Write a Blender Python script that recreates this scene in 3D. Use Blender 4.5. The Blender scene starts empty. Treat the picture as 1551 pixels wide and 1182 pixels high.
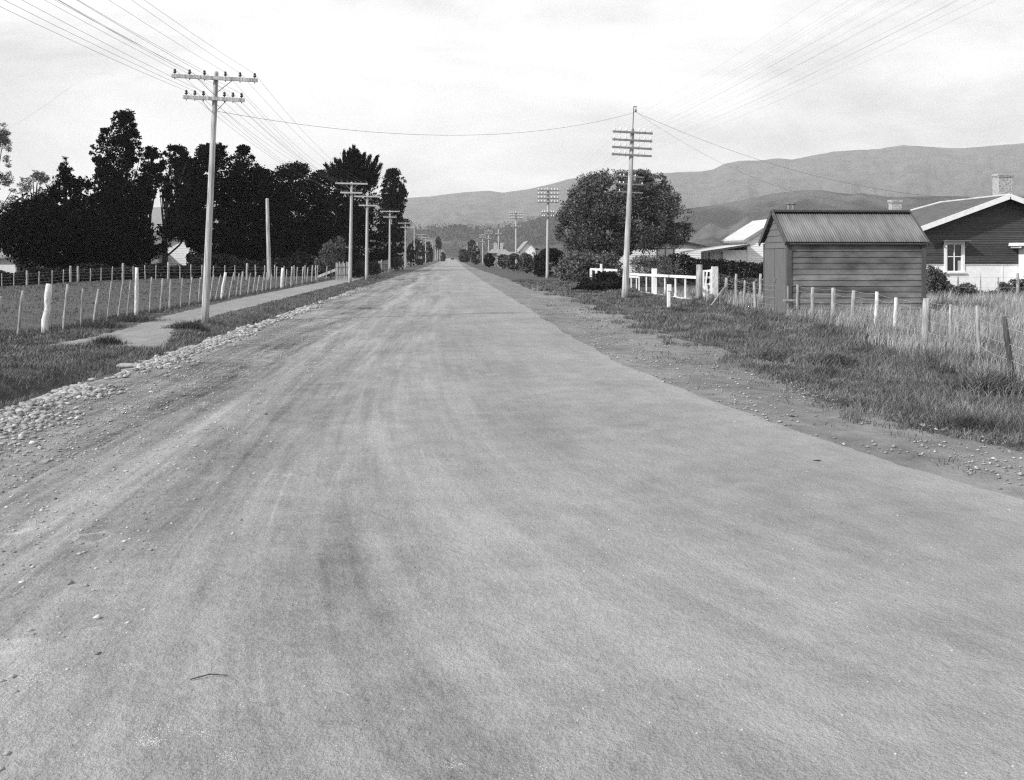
import bpy, math, random
import numpy as np
from mathutils import Vector
random.seed(7); rng = np.random.default_rng(7)
S = bpy.context.scene
COL = S.collection
R = math.radians

# ------------------------------------------------------------------ camera
CH = 1.8; F = 1550.0; CX = 775.5; HY = 389.0; YAW = math.atan((CX-683)/F)
cd = bpy.data.cameras.new('camera'); cam = bpy.data.objects.new('camera', cd); COL.objects.link(cam)
cd.sensor_width = 36; cd.lens = 36*F/1551; cd.shift_y = -(591-HY)/1551; cd.clip_end = 40000; cd.clip_start = .05
cam.location = (0, 0, CH); cam.rotation_euler = (R(90), 0, -YAW)
S.camera = cam

# ------------------------------------------------------------------ world, sun, exposure
SUN_ELEV = R(35); SUN_DIR = Vector((-0.80, -0.42, 0)).normalized()
W = bpy.data.worlds.new('World'); S.world = W; W.use_nodes = True
wn = W.node_tree; nd = wn.nodes; lk = wn.links
for n in list(nd): nd.remove(n)
out = nd.new('ShaderNodeOutputWorld'); bg = nd.new('ShaderNodeBackground'); bg.inputs[1].default_value = .1
sky = nd.new('ShaderNodeTexSky'); sky.sky_type = 'NISHITA'; sky.sun_disc = False
sky.sun_elevation = SUN_ELEV; sky.sun_rotation = math.atan2(SUN_DIR.x, SUN_DIR.y)
bw = nd.new('ShaderNodeRGBToBW'); lk.new(sky.outputs[0], bw.inputs[0])
tc = nd.new('ShaderNodeTexCoord'); mp = nd.new('ShaderNodeMapping'); mp.inputs['Scale'].default_value = (1.5, 1.5, 4.6)
mp.inputs['Location'].default_value = (.3, .55, .2)
lk.new(tc.outputs['Generated'], mp.inputs[0])
nz = nd.new('ShaderNodeTexNoise'); nz.inputs['Scale'].default_value = 2.2; nz.inputs['Detail'].default_value = 7; nz.inputs['Roughness'].default_value = .56
nz.inputs['Distortion'].default_value = .4
lk.new(mp.outputs[0], nz.inputs['Vector'])
rp = nd.new('ShaderNodeValToRGB'); e = rp.color_ramp.elements
e[0].position = .40; e[0].color = (.6, .6, .6, 1); e[1].position = .62; e[1].color = (1, 1, 1, 1)
lk.new(nz.outputs[0], rp.inputs[0])
mul = nd.new('ShaderNodeMath'); mul.operation = 'MULTIPLY'; mul.inputs[1].default_value = 8.3
lk.new(rp.outputs[0], mul.inputs[0])
mx = nd.new('ShaderNodeMix'); mx.data_type = 'FLOAT'; mx.inputs[0].default_value = .88
lk.new(bw.outputs[0], mx.inputs[2]); lk.new(mul.outputs[0], mx.inputs[3])
lk.new(mx.outputs[0], bg.inputs[0]); lk.new(bg.outputs[0], out.inputs[0])

sd = bpy.data.lights.new('sun', 'SUN'); sd.energy = 3.6; sd.angle = R(2); sd.color = (1, 1, 1)
sun = bpy.data.objects.new('sun', sd); COL.objects.link(sun)
sv = Vector((SUN_DIR.x*math.cos(SUN_ELEV), SUN_DIR.y*math.cos(SUN_ELEV), math.sin(SUN_ELEV)))
sun.rotation_euler = sv.to_track_quat('Z', 'Y').to_euler(); sun.location = (-30, -20, 40)
S.view_settings.view_transform = 'Standard'; S.view_settings.look = 'None'
S.view_settings.exposure = 0.58; S.view_settings.gamma = 1.0
S.render.engine = 'CYCLES'
S.cycles.use_denoising = False; S.cycles.filter_width = 1.25; S.cycles.sample_clamp_indirect = 3
S.cycles.volume_bounces = 1; S.cycles.max_bounces = 4; S.cycles.diffuse_bounces = 2

# ------------------------------------------------------------------ photo to place helpers
c_, s_ = math.cos(YAW), math.sin(YAW)
def ray(px, py):
    a = (px-CX)/F
    return (s_ + a*c_, c_ - a*s_, (HY-py)/F)
def G(px, py, z=0.0):
    d = ray(px, py); t = (z-CH)/d[2]; return (d[0]*t, d[1]*t, z)
def HYP(px, py, y):          # hit the plane of constant y
    d = ray(px, py); t = y/d[1]; return (d[0]*t, y, CH+d[2]*t)
def HXP(px, py, x):          # hit the plane of constant x
    d = ray(px, py); t = x/d[0]; return (x, d[1]*t, CH+d[2]*t)
def HD(px, py, D):           # at depth D
    d = ray(px, py); return (d[0]*D, d[1]*D, CH+d[2]*D)

# ------------------------------------------------------------------ noise
_T = rng.random((256, 256))
def vn(x, y):
    x = np.asarray(x, float); y = np.asarray(y, float)
    xi = np.floor(x).astype(int); yi = np.floor(y).astype(int); fx = x-xi; fy = y-yi
    fx = fx*fx*(3-2*fx); fy = fy*fy*(3-2*fy)
    a = _T[xi % 256, yi % 256]; b = _T[(xi+1) % 256, yi % 256]; c = _T[xi % 256, (yi+1) % 256]; d = _T[(xi+1) % 256, (yi+1) % 256]
    return (a*(1-fx)+b*fx)*(1-fy)+(c*(1-fx)+d*fx)*fy
def fbm(x, y, o=4):
    r = 0; a = .5; s = 0
    for i in range(o):
        r = r+a*vn(x*2**i+17*i, y*2**i+31*i); s += a; a *= .5
    return r/s
def ss(a, b, x):
    t = np.clip((np.asarray(x, float)-a)/(b-a), 0, 1); return t*t*(3-2*t)

def drift(y):
    return 1.8*np.maximum(0, (25-np.asarray(y, float))/19)**3 if np.ndim(y) else 1.8*max(0, (25-y)/19)**3
def zg(x, y):
    x = np.asarray(x, float); y = np.asarray(y, float)
    z = -.36*np.exp(-((x+5.95)/.36)**2)*(1-ss(16.5, 18.5, y))                    # roadside ditch up to the crossing
    z = z-.16*np.exp(-((x+5.9)/.4)**2)*ss(23, 26, y)*(1-ss(90, 130, y))
    z = z+.10*np.exp(-((x+6.9)/.45)**2)*(1-ss(15.5, 18, y))
    z = z-.85*ss(22, 42, -x)*ss(35, 75, y)
    amp = ss(5.2, 6.5, x)+ss(9.6, 10.5, -x)
    z = z+amp*.10*(fbm(x*.9+5, y*.9)-.5)+amp*.10*(vn(x*.2, y*.2)-.5)
    far = ss(150, 400, np.hypot(x, y))
    return z*(1-far)

# ------------------------------------------------------------------ mesh builder
class MB:
    def __init__(s): s.v = []; s.f = []; s.n = 0
    def add(s, v, f):
        v = np.asarray(v, float).reshape(-1, 3); s.v.append(v)
        s.f += [tuple(int(i)+s.n for i in q) for q in f]; s.n += len(v); return s
    def hexa(s, p):          # 8 points: bottom 4, top 4
        return s.add(p, [(3, 2, 1, 0), (4, 5, 6, 7), (0, 1, 5, 4), (1, 2, 6, 5), (2, 3, 7, 6), (3, 0, 4, 7)])
    def box(s, x0, x1, y0, y1, z0, z1):
        return s.hexa([(x0, y0, z0), (x1, y0, z0), (x1, y1, z0), (x0, y1, z0), (x0, y0, z1), (x1, y0, z1), (x1, y1, z1), (x0, y1, z1)])
    def beam(s, a, b, w, h, up=(0, 0, 1)):
        a = Vector(a); b = Vector(b); d = (b-a).normalized(); u = Vector(up)
        r = d.cross(u)
        if r.length < 1e-3: r = d.cross(Vector((0, 1, 0)))
        r.normalize(); u = r.cross(d).normalized(); P = []
        for p in (a, b):
            for i, j in ((-1, -1), (1, -1), (1, 1), (-1, 1)): P.append(p+r*(i*w/2)+u*(j*h/2))
        return s.add([tuple(p) for p in P], [(0, 1, 2, 3), (7, 6, 5, 4), (0, 4, 5, 1), (1, 5, 6, 2), (2, 6, 7, 3), (3, 7, 4, 0)])
    def tube(s, pts, rad, n=8, cap=True, wob=0):
        pts = [Vector(p) for p in pts]; V = []; k = len(pts)
        if not hasattr(rad, '__len__'): rad = [rad]*k
        for i, p in enumerate(pts):
            d = (pts[min(i+1, k-1)]-pts[max(i-1, 0)]).normalized()
            r = d.cross(Vector((0, 1, 0)) if abs(d.y) < .9 else Vector((1, 0, 0))).normalized(); u = r.cross(d)
            for j in range(n):
                t = 2*math.pi*j/n; rr = rad[i]*(1+(random.uniform(-wob, wob) if wob else 0))
                V.append(tuple(p+r*(math.cos(t)*rr)+u*(math.sin(t)*rr)))
        Fc = []
        for i in range(k-1):
            for j in range(n):
                a = i*n+j; b = i*n+(j+1) % n; Fc.append((a, b, b+n, a+n))
        if cap: Fc.append(tuple(range(n))[::-1]); Fc.append(tuple((k-1)*n+j for j in range(n)))
        return s.add(V, Fc)
    def lathe(s, c, prof, n=10):
        V = []; Fc = []; k = len(prof)
        for z, r in prof:
            for j in range(n):
                t = 2*math.pi*j/n; V.append((c[0]+r*math.cos(t), c[1]+r*math.sin(t), c[2]+z))
        for i in range(k-1):
            for j in range(n):
                a = i*n+j; b = i*n+(j+1) % n; Fc.append((a, b, b+n, a+n))
        Fc.append(tuple(range(n))[::-1]); Fc.append(tuple((k-1)*n+j for j in range(n)))
        return s.add(V, Fc)

def wloc(o):
    v = Vector((0, 0, 0))
    while o is not None: v = v+Vector(o.location); o = o.parent
    return v
def raw_mesh(name, V, Fa):          # V (n,3), Fa (m,k) same size faces, or (m,k) list of arrays
    me = bpy.data.meshes.new(name); V = np.asarray(V, np.float32)
    if isinstance(Fa, np.ndarray): Fa = [Fa]
    me.vertices.add(len(V)); me.vertices.foreach_set('co', V.ravel())
    nl = sum(f.size for f in Fa); npoly = sum(len(f) for f in Fa)
    me.loops.add(nl); me.polygons.add(npoly)
    me.loops.foreach_set('vertex_index', np.concatenate([f.ravel() for f in Fa]).astype(np.int32))
    cnt = np.concatenate([np.full(len(f), f.shape[1]) for f in Fa]); st = np.concatenate([[0], np.cumsum(cnt)[:-1]])
    me.polygons.foreach_set('loop_start', st.astype(np.int32))
    me.update(calc_edges=True); me.validate(); return me
def link(name, me, mat, parent=None, origin=None, smooth=False):
    o = bpy.data.objects.new(name, me); COL.objects.link(o); me.materials.append(mat)
    if parent is not None: o.parent = parent
    if origin is not None: o.location = origin
    if smooth: me.polygons.foreach_set('use_smooth', [True]*len(me.polygons))
    return o
def build(name, mb, mat, parent=None, smooth=False, at=None):
    V = np.concatenate(mb.v)
    if parent is not None:
        V = V-np.array(wloc(parent)); org = None
    else:
        org = np.array(at) if at is not None else np.array([V[:, 0].mean(), V[:, 1].mean(), V[:, 2].min()]); V = V-org
    me = bpy.data.meshes.new(name); me.from_pydata(V.tolist(), [], mb.f); me.update()
    return link(name, me, mat, parent, tuple(org) if org is not None else None, smooth)
def tag(o, label=None, cat=None, group=None, kind=None):
    if label: o['label'] = label
    if cat: o['category'] = cat
    if group: o['group'] = group
    if kind: o['kind'] = kind
    return o
def thing(name, label, cat, loc, group=None):
    o = bpy.data.objects.new(name, None); COL.objects.link(o); o.location = loc; o.empty_display_size = .3
    return tag(o, label, cat, group)

# ------------------------------------------------------------------ materials
def mat(name, lo, hi, scale=5, stretch=(1, 1, 1), rough=.85, bump=0, bscale=None, detail=5, island=0, spec=.3, p0=.3, p1=.7, two=False):
    m = bpy.data.materials.new(name); m.use_nodes = True; n = m.node_tree.nodes; l = m.node_tree.links
    b = n['Principled BSDF']; b.inputs['Roughness'].default_value = rough; b.inputs['Specular IOR Level'].default_value = spec
    t = n.new('ShaderNodeTexCoord'); mp = n.new('ShaderNodeMapping'); mp.inputs['Scale'].default_value = stretch
    l.new(t.outputs['Object'], mp.inputs[0])
    z = n.new('ShaderNodeTexNoise'); z.inputs['Scale'].default_value = scale; z.inputs['Detail'].default_value = detail
    z.inputs['Roughness'].default_value = .6
    l.new(mp.outputs[0], z.inputs['Vector'])
    r = n.new('ShaderNodeValToRGB'); r.color_ramp.elements[0].position = p0; r.color_ramp.elements[1].position = p1
    r.color_ramp.elements[0].color = (lo, lo, lo, 1); r.color_ramp.elements[1].color = (hi, hi, hi, 1)
    l.new(z.outputs[0], r.inputs[0]); src = r.outputs[0]
    if island:
        g = n.new('ShaderNodeNewGeometry'); mr = n.new('ShaderNodeMapRange')
        mr.inputs[3].default_value = 1-island; mr.inputs[4].default_value = 1+island
        l.new(g.outputs['Random Per Island'], mr.inputs[0])
        mm = n.new('ShaderNodeMix'); mm.data_type = 'RGBA'; mm.blend_type = 'MULTIPLY'; mm.inputs[0].default_value = 1
        l.new(src, mm.inputs[6]); l.new(mr.outputs[0], mm.inputs[7]); src = mm.outputs[2]
    l.new(src, b.inputs['Base Color'])
    if bump:
        z2 = n.new('ShaderNodeTexNoise'); z2.inputs['Scale'].default_value = bscale or scale*4; z2.inputs['Detail'].default_value = 4
        l.new(mp.outputs[0], z2.inputs['Vector'])
        bp = n.new('ShaderNodeBump'); bp.inputs['Strength'].default_value = bump; bp.inputs['Distance'].default_value = .02
        l.new(z2.outputs[0], bp.inputs['Height']); l.new(bp.outputs[0], b.inputs['Normal'])
    return m
def nodes_of(m): return m.node_tree.nodes, m.node_tree.links

def road_material(name, base, streak=.12, mott=.085):
    m = bpy.data.materials.new(name); m.use_nodes = True; n, l = nodes_of(m)
    b = n['Principled BSDF']; b.inputs['Roughness'].default_value = .92; b.inputs['Specular IOR Level'].default_value = .15
    t = n.new('ShaderNodeTexCoord'); sp = n.new('ShaderNodeSeparateXYZ'); l.new(t.outputs['Object'], sp.inputs[0])
    def M(op, a, bb=None, clamp=False):
        k = n.new('ShaderNodeMath'); k.operation = op; k.use_clamp = clamp
        for i, q in enumerate((a, bb)):
            if q is None: continue
            if isinstance(q, (int, float)): k.inputs[i].default_value = q
            else: l.new(q, k.inputs[i])
        return k.outputs[0]
    # tracks follow the bend of the road near the camera
    k1 = M('DIVIDE', M('SUBTRACT', 25, sp.outputs[1]), 19); k2 = M('MAXIMUM', k1, 0); k3 = M('MULTIPLY', M('POWER', k2, 3), 1.8)
    def noise(x, y, sx, sy, det=5, rg=.55, off=0, dist=0):
        cb = n.new('ShaderNodeCombineXYZ'); l.new(M('MULTIPLY', x, sx), cb.inputs[0]); l.new(M('MULTIPLY', y, sy), cb.inputs[1]); cb.inputs[2].default_value = off
        z = n.new('ShaderNodeTexNoise'); z.inputs['Scale'].default_value = 1; z.inputs['Detail'].default_value = det; z.inputs['Roughness'].default_value = rg
        z.inputs['Distortion'].default_value = dist
        l.new(cb.outputs[0], z.inputs['Vector']); return z.outputs[0]
    def rng_(v, a, bb, c, d):
        k = n.new('ShaderNodeMapRange'); l.new(v, k.inputs[0])
        for i, q in enumerate((a, bb, c, d)): k.inputs[i+1].default_value = q
        return k.outputs[0]
    X, Y = sp.outputs[0], sp.outputs[1]
    xw = M('SUBTRACT', X, M('MULTIPLY', k3, rng_(X, -2.3, 2.4, 0, 1)))
    s1 = rng_(noise(xw, Y, 2.3, .16, 6, .62, 0, .9), .36, .64, -1, 1)
    s2 = rng_(noise(xw, Y, 11, .35, 5, .62, 4, .6), .36, .64, -1, 1)
    s3 = rng_(noise(X, Y, .55, .4, 4, .6, 9), .35, .65, -1, 1)
    s4 = rng_(noise(X, Y, 3.5, 3.0, 5, .65, 12), .35, .65, -1, 1)
    gr = rng_(noise(X, Y, 75, 75, 3, .7, 2), .3, .7, -1, 1)
    gr2 = rng_(noise(X, Y, 22, 16, 4, .7, 21), .3, .7, -1, 1)
    # left hand lane is looser and more marked than the right
    lm = rng_(xw, -2.6, 1.2, 1.0, .15)
    s0 = rng_(noise(xw, Y, 1.1, .06, 4, .6, 131, .6), .40, .62, -1, 1)
    v = M('ADD', M('MULTIPLY', M('MULTIPLY', M('ADD', M('MULTIPLY', s1, .8), s0), lm), streak), M('MULTIPLY', M('MULTIPLY', s2, lm), streak*.6))
    v = M('ADD', v, M('MULTIPLY', s3, mott)); v = M('ADD', v, M('MULTIPLY', s4, mott))
    # long narrow tyre tracks, pale and dark, broken along their length
    s5 = rng_(noise(xw, Y, 26, .16, 3, .5, 61, .3), .60, .70, 0, 1); brk = rng_(noise(X, Y, 1.1, .5, 3, .6, 71), .45, .62, 0, 1)
    v = M('ADD', v, M('MULTIPLY', M('MULTIPLY', s5, brk), M('MULTIPLY', lm, .32)))
    s6 = rng_(noise(xw, Y, 5, .05, 3, .5, 81, .3), .58, .68, 0, 1); v = M('SUBTRACT', v, M('MULTIPLY', M('MULTIPLY', s6, brk), M('MULTIPLY', lm, .2)))
    bl = rng_(noise(xw, Y, 2.6, 1.5, 5, .6, 111, .5), .52, .70, 0, 1); v = M('ADD', v, M('MULTIPLY', bl, .12))
    v = M('ADD', v, rng_(X, -3, 4, -.05, .07))  # broad brightness ramp put into the colour, paler towards the right
    # broken crescent scuffs left by hooves on the loose side
    v2 = n.new('ShaderNodeTexVoronoi'); v2.inputs['Scale'].default_value = 1.5
    c2 = n.new('ShaderNodeCombineXYZ'); l.new(M('ADD', X, M('MULTIPLY', s4, .09)), c2.inputs[0]); l.new(M('MULTIPLY', Y, .75), c2.inputs[1]); l.new(c2.outputs[0], v2.inputs['Vector'])
    dd = M('ABSOLUTE', M('SUBTRACT', v2.outputs['Distance'], .155)); ring = rng_(dd, .015, .045, 1, 0)
    sc = n.new('ShaderNodeSeparateColor'); l.new(v2.outputs['Color'], sc.inputs[0])
    ring = M('MULTIPLY', M('MULTIPLY', ring, rng_(sc.outputs[0], .45, .5, 0, 1)), M('MULTIPLY', rng_(noise(X, Y, 2.6, 2.6, 2, .5, 91), .42, .58, 0, 1), rng_(X, -1.9, -.2, .45, 0)))
    v = M('ADD', v, ring)
    v = M('ADD', v, M('MULTIPLY', gr, .22)); v = M('ADD', v, M('MULTIPLY', gr2, M('MULTIPLY', lm, .2)))
    # scattered dark specks
    vo = n.new('ShaderNodeTexVoronoi'); vo.inputs['Scale'].default_value = 5.5
    cb = n.new('ShaderNodeCombineXYZ'); l.new(X, cb.inputs[0]); l.new(M('MULTIPLY', Y, .8), cb.inputs[1]); l.new(cb.outputs[0], vo.inputs['Vector'])
    dk = M('MULTIPLY', rng_(vo.outputs['Distance'], .03, .085, 1, 0), rng_(noise(X, Y, 3.3, 3.3, 1, .5, 33), .5, .56, 0, 1))
    v = M('SUBTRACT', v, M('MULTIPLY', dk, .32))
    # pale scuffed patches
    pt = rng_(noise(X, Y, 2.3, 3.6, 3, .5, 44, .8), .66, .76, 0, .16)
    v = M('ADD', v, M('MULTIPLY', pt, lm))
    v = M('MULTIPLY', M('ADD', v, 1), base, False)
    l.new(v, b.inputs['Base Color'])
    bp = n.new('ShaderNodeBump'); bp.inputs['Strength'].default_value = .55; bp.inputs['Distance'].default_value = .012
    hh = M('ADD', M('MULTIPLY', gr, .5), M('ADD', gr2, M('MULTIPLY', M('MULTIPLY', s2, lm), .12)))
    l.new(hh, bp.inputs['Height']); l.new(bp.outputs[0], b.inputs['Normal'])
    return m

M = {}
M['road'] = road_material('road_gravel', .258, .22, .10)
M['shoulder'] = road_material('shoulder_gravel', .22, .25, .2)
M['dirt'] = road_material('verge_dirt', .175, .3, .22)
M['path'] = road_material('path_gravel', .26, .04)
M['soil'] = mat('grass_soil', .03, .10, 2.6, bump=1, bscale=22, detail=8)
M['grass'] = mat('grass_blades', .03, .20, 1.1, island=.55, rough=.7, detail=4)
M['grass_dark'] = mat('weed_and_shade_blades', .03, .08, .9, island=.4, rough=.7)
M['lawn'] = mat('field_blades', .04, .13, .5, island=.4, rough=.7, detail=4)
M['tall'] = mat('dry_grass_blades', .13, .42, .9, island=.4, rough=.7, detail=4)
M['stone'] = mat('river_stone', .14, .42, 6, island=.35, bump=.3, rough=.8)
M['pebble'] = mat('pebble', .2, .42, 3, island=.5, rough=.85)
M['grit'] = mat('crushed_grit', .5, .68, 3, island=.3)
M['pole'] = mat('weathered_pole', .20, .52, 5, (4, 4, .22), bump=.6, bscale=30, detail=9, p0=.36, p1=.6)
M['pole_far'] = mat('pale_pole', .32, .48, 6, (3, 3, .3))
M['arm_grey'] = mat('grey_crossarm', .13, .24, 6, (3, 3, .3))
M['post'] = mat('weathered_post', .13, .46, 7, (3, 3, .4), bump=.5, bscale=30)
M['post_white'] = mat('pale_lichen_post', .35, .8, 9, (2, 2, .7), bump=.5, bscale=25)
M['post_dark'] = mat('dark_post', .02, .12, 12, (3, 3, .4), bump=.5)
M['porcelain_dark'] = mat('dark_insulator', .02, .05, 8, rough=.3, spec=.5)
M['porcelain'] = mat('white_insulator', .75, .85, 8, rough=.25, spec=.5)
M['iron'] = mat('dull_iron', .10, .2, 14, rough=.6)
M['wire'] = mat('wire_metal', .06, .1, 4, rough=.6)
M['wire_pale'] = mat('pale_wire_metal', .3, .42, 4, rough=.6)
M['white'] = mat('white_paint', .62, .82, 9, (1, 1, .6), rough=.6, bump=.15, p0=.25, p1=.5)
M['white_wall'] = mat('whitewashed_boards', .7, .85, 3, rough=.7)
M['shed_wood'] = mat('shed_boards', .065, .20, 1.3, (.7, 2, 1.6), rough=.75, bump=.3, bscale=14, island=.2, detail=9, p0=.35, p1=.65)
M['shed_trim'] = mat('shed_trim', .06, .10, 6, (2, 2, .5), rough=.75, bump=.2)
M['shed_door'] = mat('shed_door_boards', .11, .145, 4, (2, 2, .5), rough=.75, bump=.15)
M['shed_roof'] = mat('corrugated_iron', .11, .21, 1.6, (3, .6, .6), rough=.55, spec=.4, bump=.05)
M['dark_board'] = mat('dark_stained_boards', .040, .075, 4, (.5, .5, 3), rough=.7, island=.15)
M['house_roof'] = mat('grey_iron_roof', .09, .15, 2, (3, .5, .5), rough=.6)
M['pale_roof'] = mat('galvanised_roof', .40, .58, 2, rough=.5)
M['grey_roof'] = mat('grey_roof', .18, .3, 3, rough=.7)
M['dark_roof'] = mat('dark_roof', .04, .08, 3, rough=.7)
M['stucco'] = mat('roughcast', .18, .5, 14, bump=.7, bscale=50, p0=.35, p1=.6)
M['glass'] = mat('window_glass', .02, .03, 2, rough=.08, spec=.6)
M['curtain'] = mat('curtain', .35, .5, 10, (6, 1, .5))
M['dark'] = mat('dark_metal_and_shade', .015, .03, 5, rough=.4)
M['bark'] = mat('bark', .03, .08, 8, (2, 2, .5), bump=.6)
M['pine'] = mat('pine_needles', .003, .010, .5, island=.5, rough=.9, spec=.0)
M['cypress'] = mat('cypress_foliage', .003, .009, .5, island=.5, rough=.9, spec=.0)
M['gum'] = mat('gum_leaves', .06, .14, .6, island=.4, rough=.6)
M['broad'] = mat('broadleaf', .02, .11, .6, island=.5, rough=.55)
M['brush'] = mat('brush_leaves', .05, .13, .8, island=.5, rough=.6)
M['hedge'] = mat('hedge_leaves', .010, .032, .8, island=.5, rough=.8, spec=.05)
M['weed'] = mat('weed_leaves', .05, .13, 1.5, island=.5, rough=.6)
M['midtree'] = mat('distant_foliage', .03, .07, .2, island=.4)
M['hill'] = mat('bush_clad_hill', .03, .10, .010, detail=10, bump=0)
M['foothill'] = mat('foothill_cover', .004, .07, .009, detail=12, p0=.45, p1=.62)
M['wood'] = mat('hill_wood', .03, .06, .02, island=.4)

# ------------------------------------------------------------------ ground, road, path
def axis(segs):
    a = []
    for lo, hi, st in segs: a += list(np.arange(lo, hi, st))
    return np.array(a+[segs[-1][1]])
def grid(name, xs, ys, zf, m, keep=None):
    Xg, Yg = np.meshgrid(xs, ys); Z = zf(Xg, Yg); nx, ny = len(xs), len(ys)
    V = np.stack([Xg, Yg, Z], -1).reshape(-1, 3)
    i = np.arange(ny-1)[:, None]*nx+np.arange(nx-1)[None, :]
    Fq = np.stack([i, i+1, i+nx+1, i+nx], -1).reshape(-1, 4)
    if keep is not None:
        xc = ((Xg[:-1, :-1]+Xg[1:, 1:])/2).ravel(); yc = ((Yg[:-1, :-1]+Yg[1:, 1:])/2).ravel()
        Fq = Fq[keep(xc, yc)]; us, inv = np.unique(Fq, return_inverse=True); V = V[us]; Fq = inv.reshape(-1, 4)
    me = raw_mesh(name, V, Fq); o = link(name, me, m, smooth=True); return o
gx = axis([(-6600, -900, 900), (-900, -100, 60), (-100, -14, 2.5), (-14, -9, .4), (-9, -7, .2), (-7, -5, .07), (-5, 5, 1.0), (5, 14, .25), (14, 40, 1.3), (40, 100, 10), (100, 900, 80), (900, 6600, 900)])
gy = axis([(-660, -30, 80), (-30, 5, 2), (5, 35, .3), (35, 60, .7), (60, 140, 2.5), (140, 900, 40), (900, 6000, 750)])
tag(grid('ground', gx, gy, zg, M['soil']), kind='structure')

def redge(y): return 2.55+.25*ss(60, 20, y)*0+np.interp(y, [0, 21, 50, 73, 180, 2000], [2.75, 2.72, 2.6, 2.4, 2.25, 2.2])-2.55+drift(y)
def strip(name, lf, rf, ys, nx, dz, m, jag=.06):
    V = []; 
    for k, y in enumerate(ys):
        a = lf(y)+(fbm(y*.9, 3.3)-.5)*jag*2+(fbm(y*6.1, 9.3)-.5)*jag; b = rf(y)+(fbm(y*.7, 7.3)-.5)*jag*2+(fbm(y*6.1, 19.3)-.5)*jag
        for j in range(nx+1):
            x = a+(b-a)*j/nx; V.append((x, y, float(zg(x, y))+dz))
    n1 = nx+1; i = np.arange(len(ys)-1)[:, None]*n1+np.arange(nx)[None, :]
    Fq = np.stack([i, i+1, i+n1+1, i+n1], -1).reshape(-1, 4)
    return tag(link(name, raw_mesh(name, np.array(V), Fq), m, smooth=True), kind='structure')
ysr = axis([(-18, 3, 1.5), (3, 40, .12), (40, 120, .6), (120, 1500, 30)])
strip('gravel_shoulder', lambda y: -5.15 if y < 60 else float(np.interp(y, [60, 200, 1500], [-5.1, -4.3, -4.0])), lambda y: -1.5, ysr, 8, .004, M['shoulder'], .25)
strip('dirt_shoulder', lambda y: 1.0, lambda y: float(np.interp(y, [-18, 5, 9.3, 10.5, 13, 15, 18, 22, 27, 44, 68, 200, 1500], [18, 6.4, 5.25, 4.85, 4.6, 4.75, 5.3, 5.0, 5.2, 5.3, 4.6, 3.6, 3.4])), ysr, 8, .004, M['dirt'], .3)
strip('road', lambda y: float(np.interp(y, [-18, 7.5, 18, 25, 73, 180, 1500], [-3.8, -3.4, -2.95, -2.7, -2.6, -2.9, -2.7])), lambda y: float(redge(y)), ysr, 10, .010, M['road'], .12)

def inpoly(x, y, P):
    c = np.zeros(len(x), bool); n = len(P)
    for i in range(n):
        x1, y1 = P[i][:2]; x2, y2 = P[i-1][:2]
        k = ((y1 > y) != (y2 > y)) & (x < (x2-x1)*(y-y1)/(y2-y1+1e-12)+x1); c ^= k
    return c
PATH = [G(73, 524), G(120, 514), G(152, 508), G(190, 498), G(236, 483), G(300, 467), (-9.1, 45, 0), (-9.1, 75, 0), (-8.6, 110, 0), (-8.4, 160, 0),
        (-7.4, 160, 0), (-7.3, 110, 0), (-7.2, 60, 0), (-7.15, 32, 0), G(290, 489), G(271, 493), G(261, 504), G(254, 527), G(227, 531), G(190, 524), G(157, 513), G(143, 523)]
def pathkeep(x, y):
    j = .12; return inpoly(x+(fbm(x*3, y*3)-.5)*j*2, y+(fbm(x*3+9, y*3)-.5)*j*2, PATH)
def zpath(x, y): return zg(x, y)+.006
tag(grid('footpath', axis([(-10.5, -5, .06)]), axis([(17, 34, .08), (34, 80, .3), (80, 165, 2)]), zpath, M['path'], pathkeep), kind='structure')

# ------------------------------------------------------------------ grass
def blades(name, x, y, h, w, m, label, cat='grass', lean=.5, zoff=0):
    n = len(x); z = zg(x, y)+zoff-.01
    a = rng.random(n)*2*np.pi; b = rng.random(n)*2*np.pi; ln = lean*h*(.3+rng.random(n))
    wx = np.cos(a)*w/2; wy = np.sin(a)*w/2; lx = np.cos(b)*ln+.12*h; ly = np.sin(b)*ln
    V = np.empty((n, 5, 3))
    V[:, 0] = np.stack([x-wx, y-wy, z], -1); V[:, 1] = np.stack([x+wx, y+wy, z], -1)
    V[:, 2] = np.stack([x+wx*.7+lx*.35, y+wy*.7+ly*.35, z+h*.6], -1); V[:, 3] = np.stack([x-wx*.7+lx*.35, y-wy*.7+ly*.35, z+h*.6], -1)
    V[:, 4] = np.stack([x+lx, y+ly, z+h*.95], -1)
    i = np.arange(n)[:, None]*5
    me = raw_mesh(name, V.reshape(-1, 3), [i+np.array([[0, 1, 2, 3]]), i+np.array([[3, 2, 4]])])
    o = link(name, me, m); return tag(o, label, cat, kind='stuff')
def samp(n, x0, x1, y0, y1):
    y = y0*(y1/y0)**rng.random(n); return x0+(x1-x0)*rng.random(n), y
def gedge(y): return np.interp(y, [5, 9.3, 10.5, 13, 15, 18, 22, 27, 44, 68, 200], [6.4, 5.25, 4.85, 4.6, 4.75, 5.3, 5.0, 5.2, 5.3, 4.6, 3.6])
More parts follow.
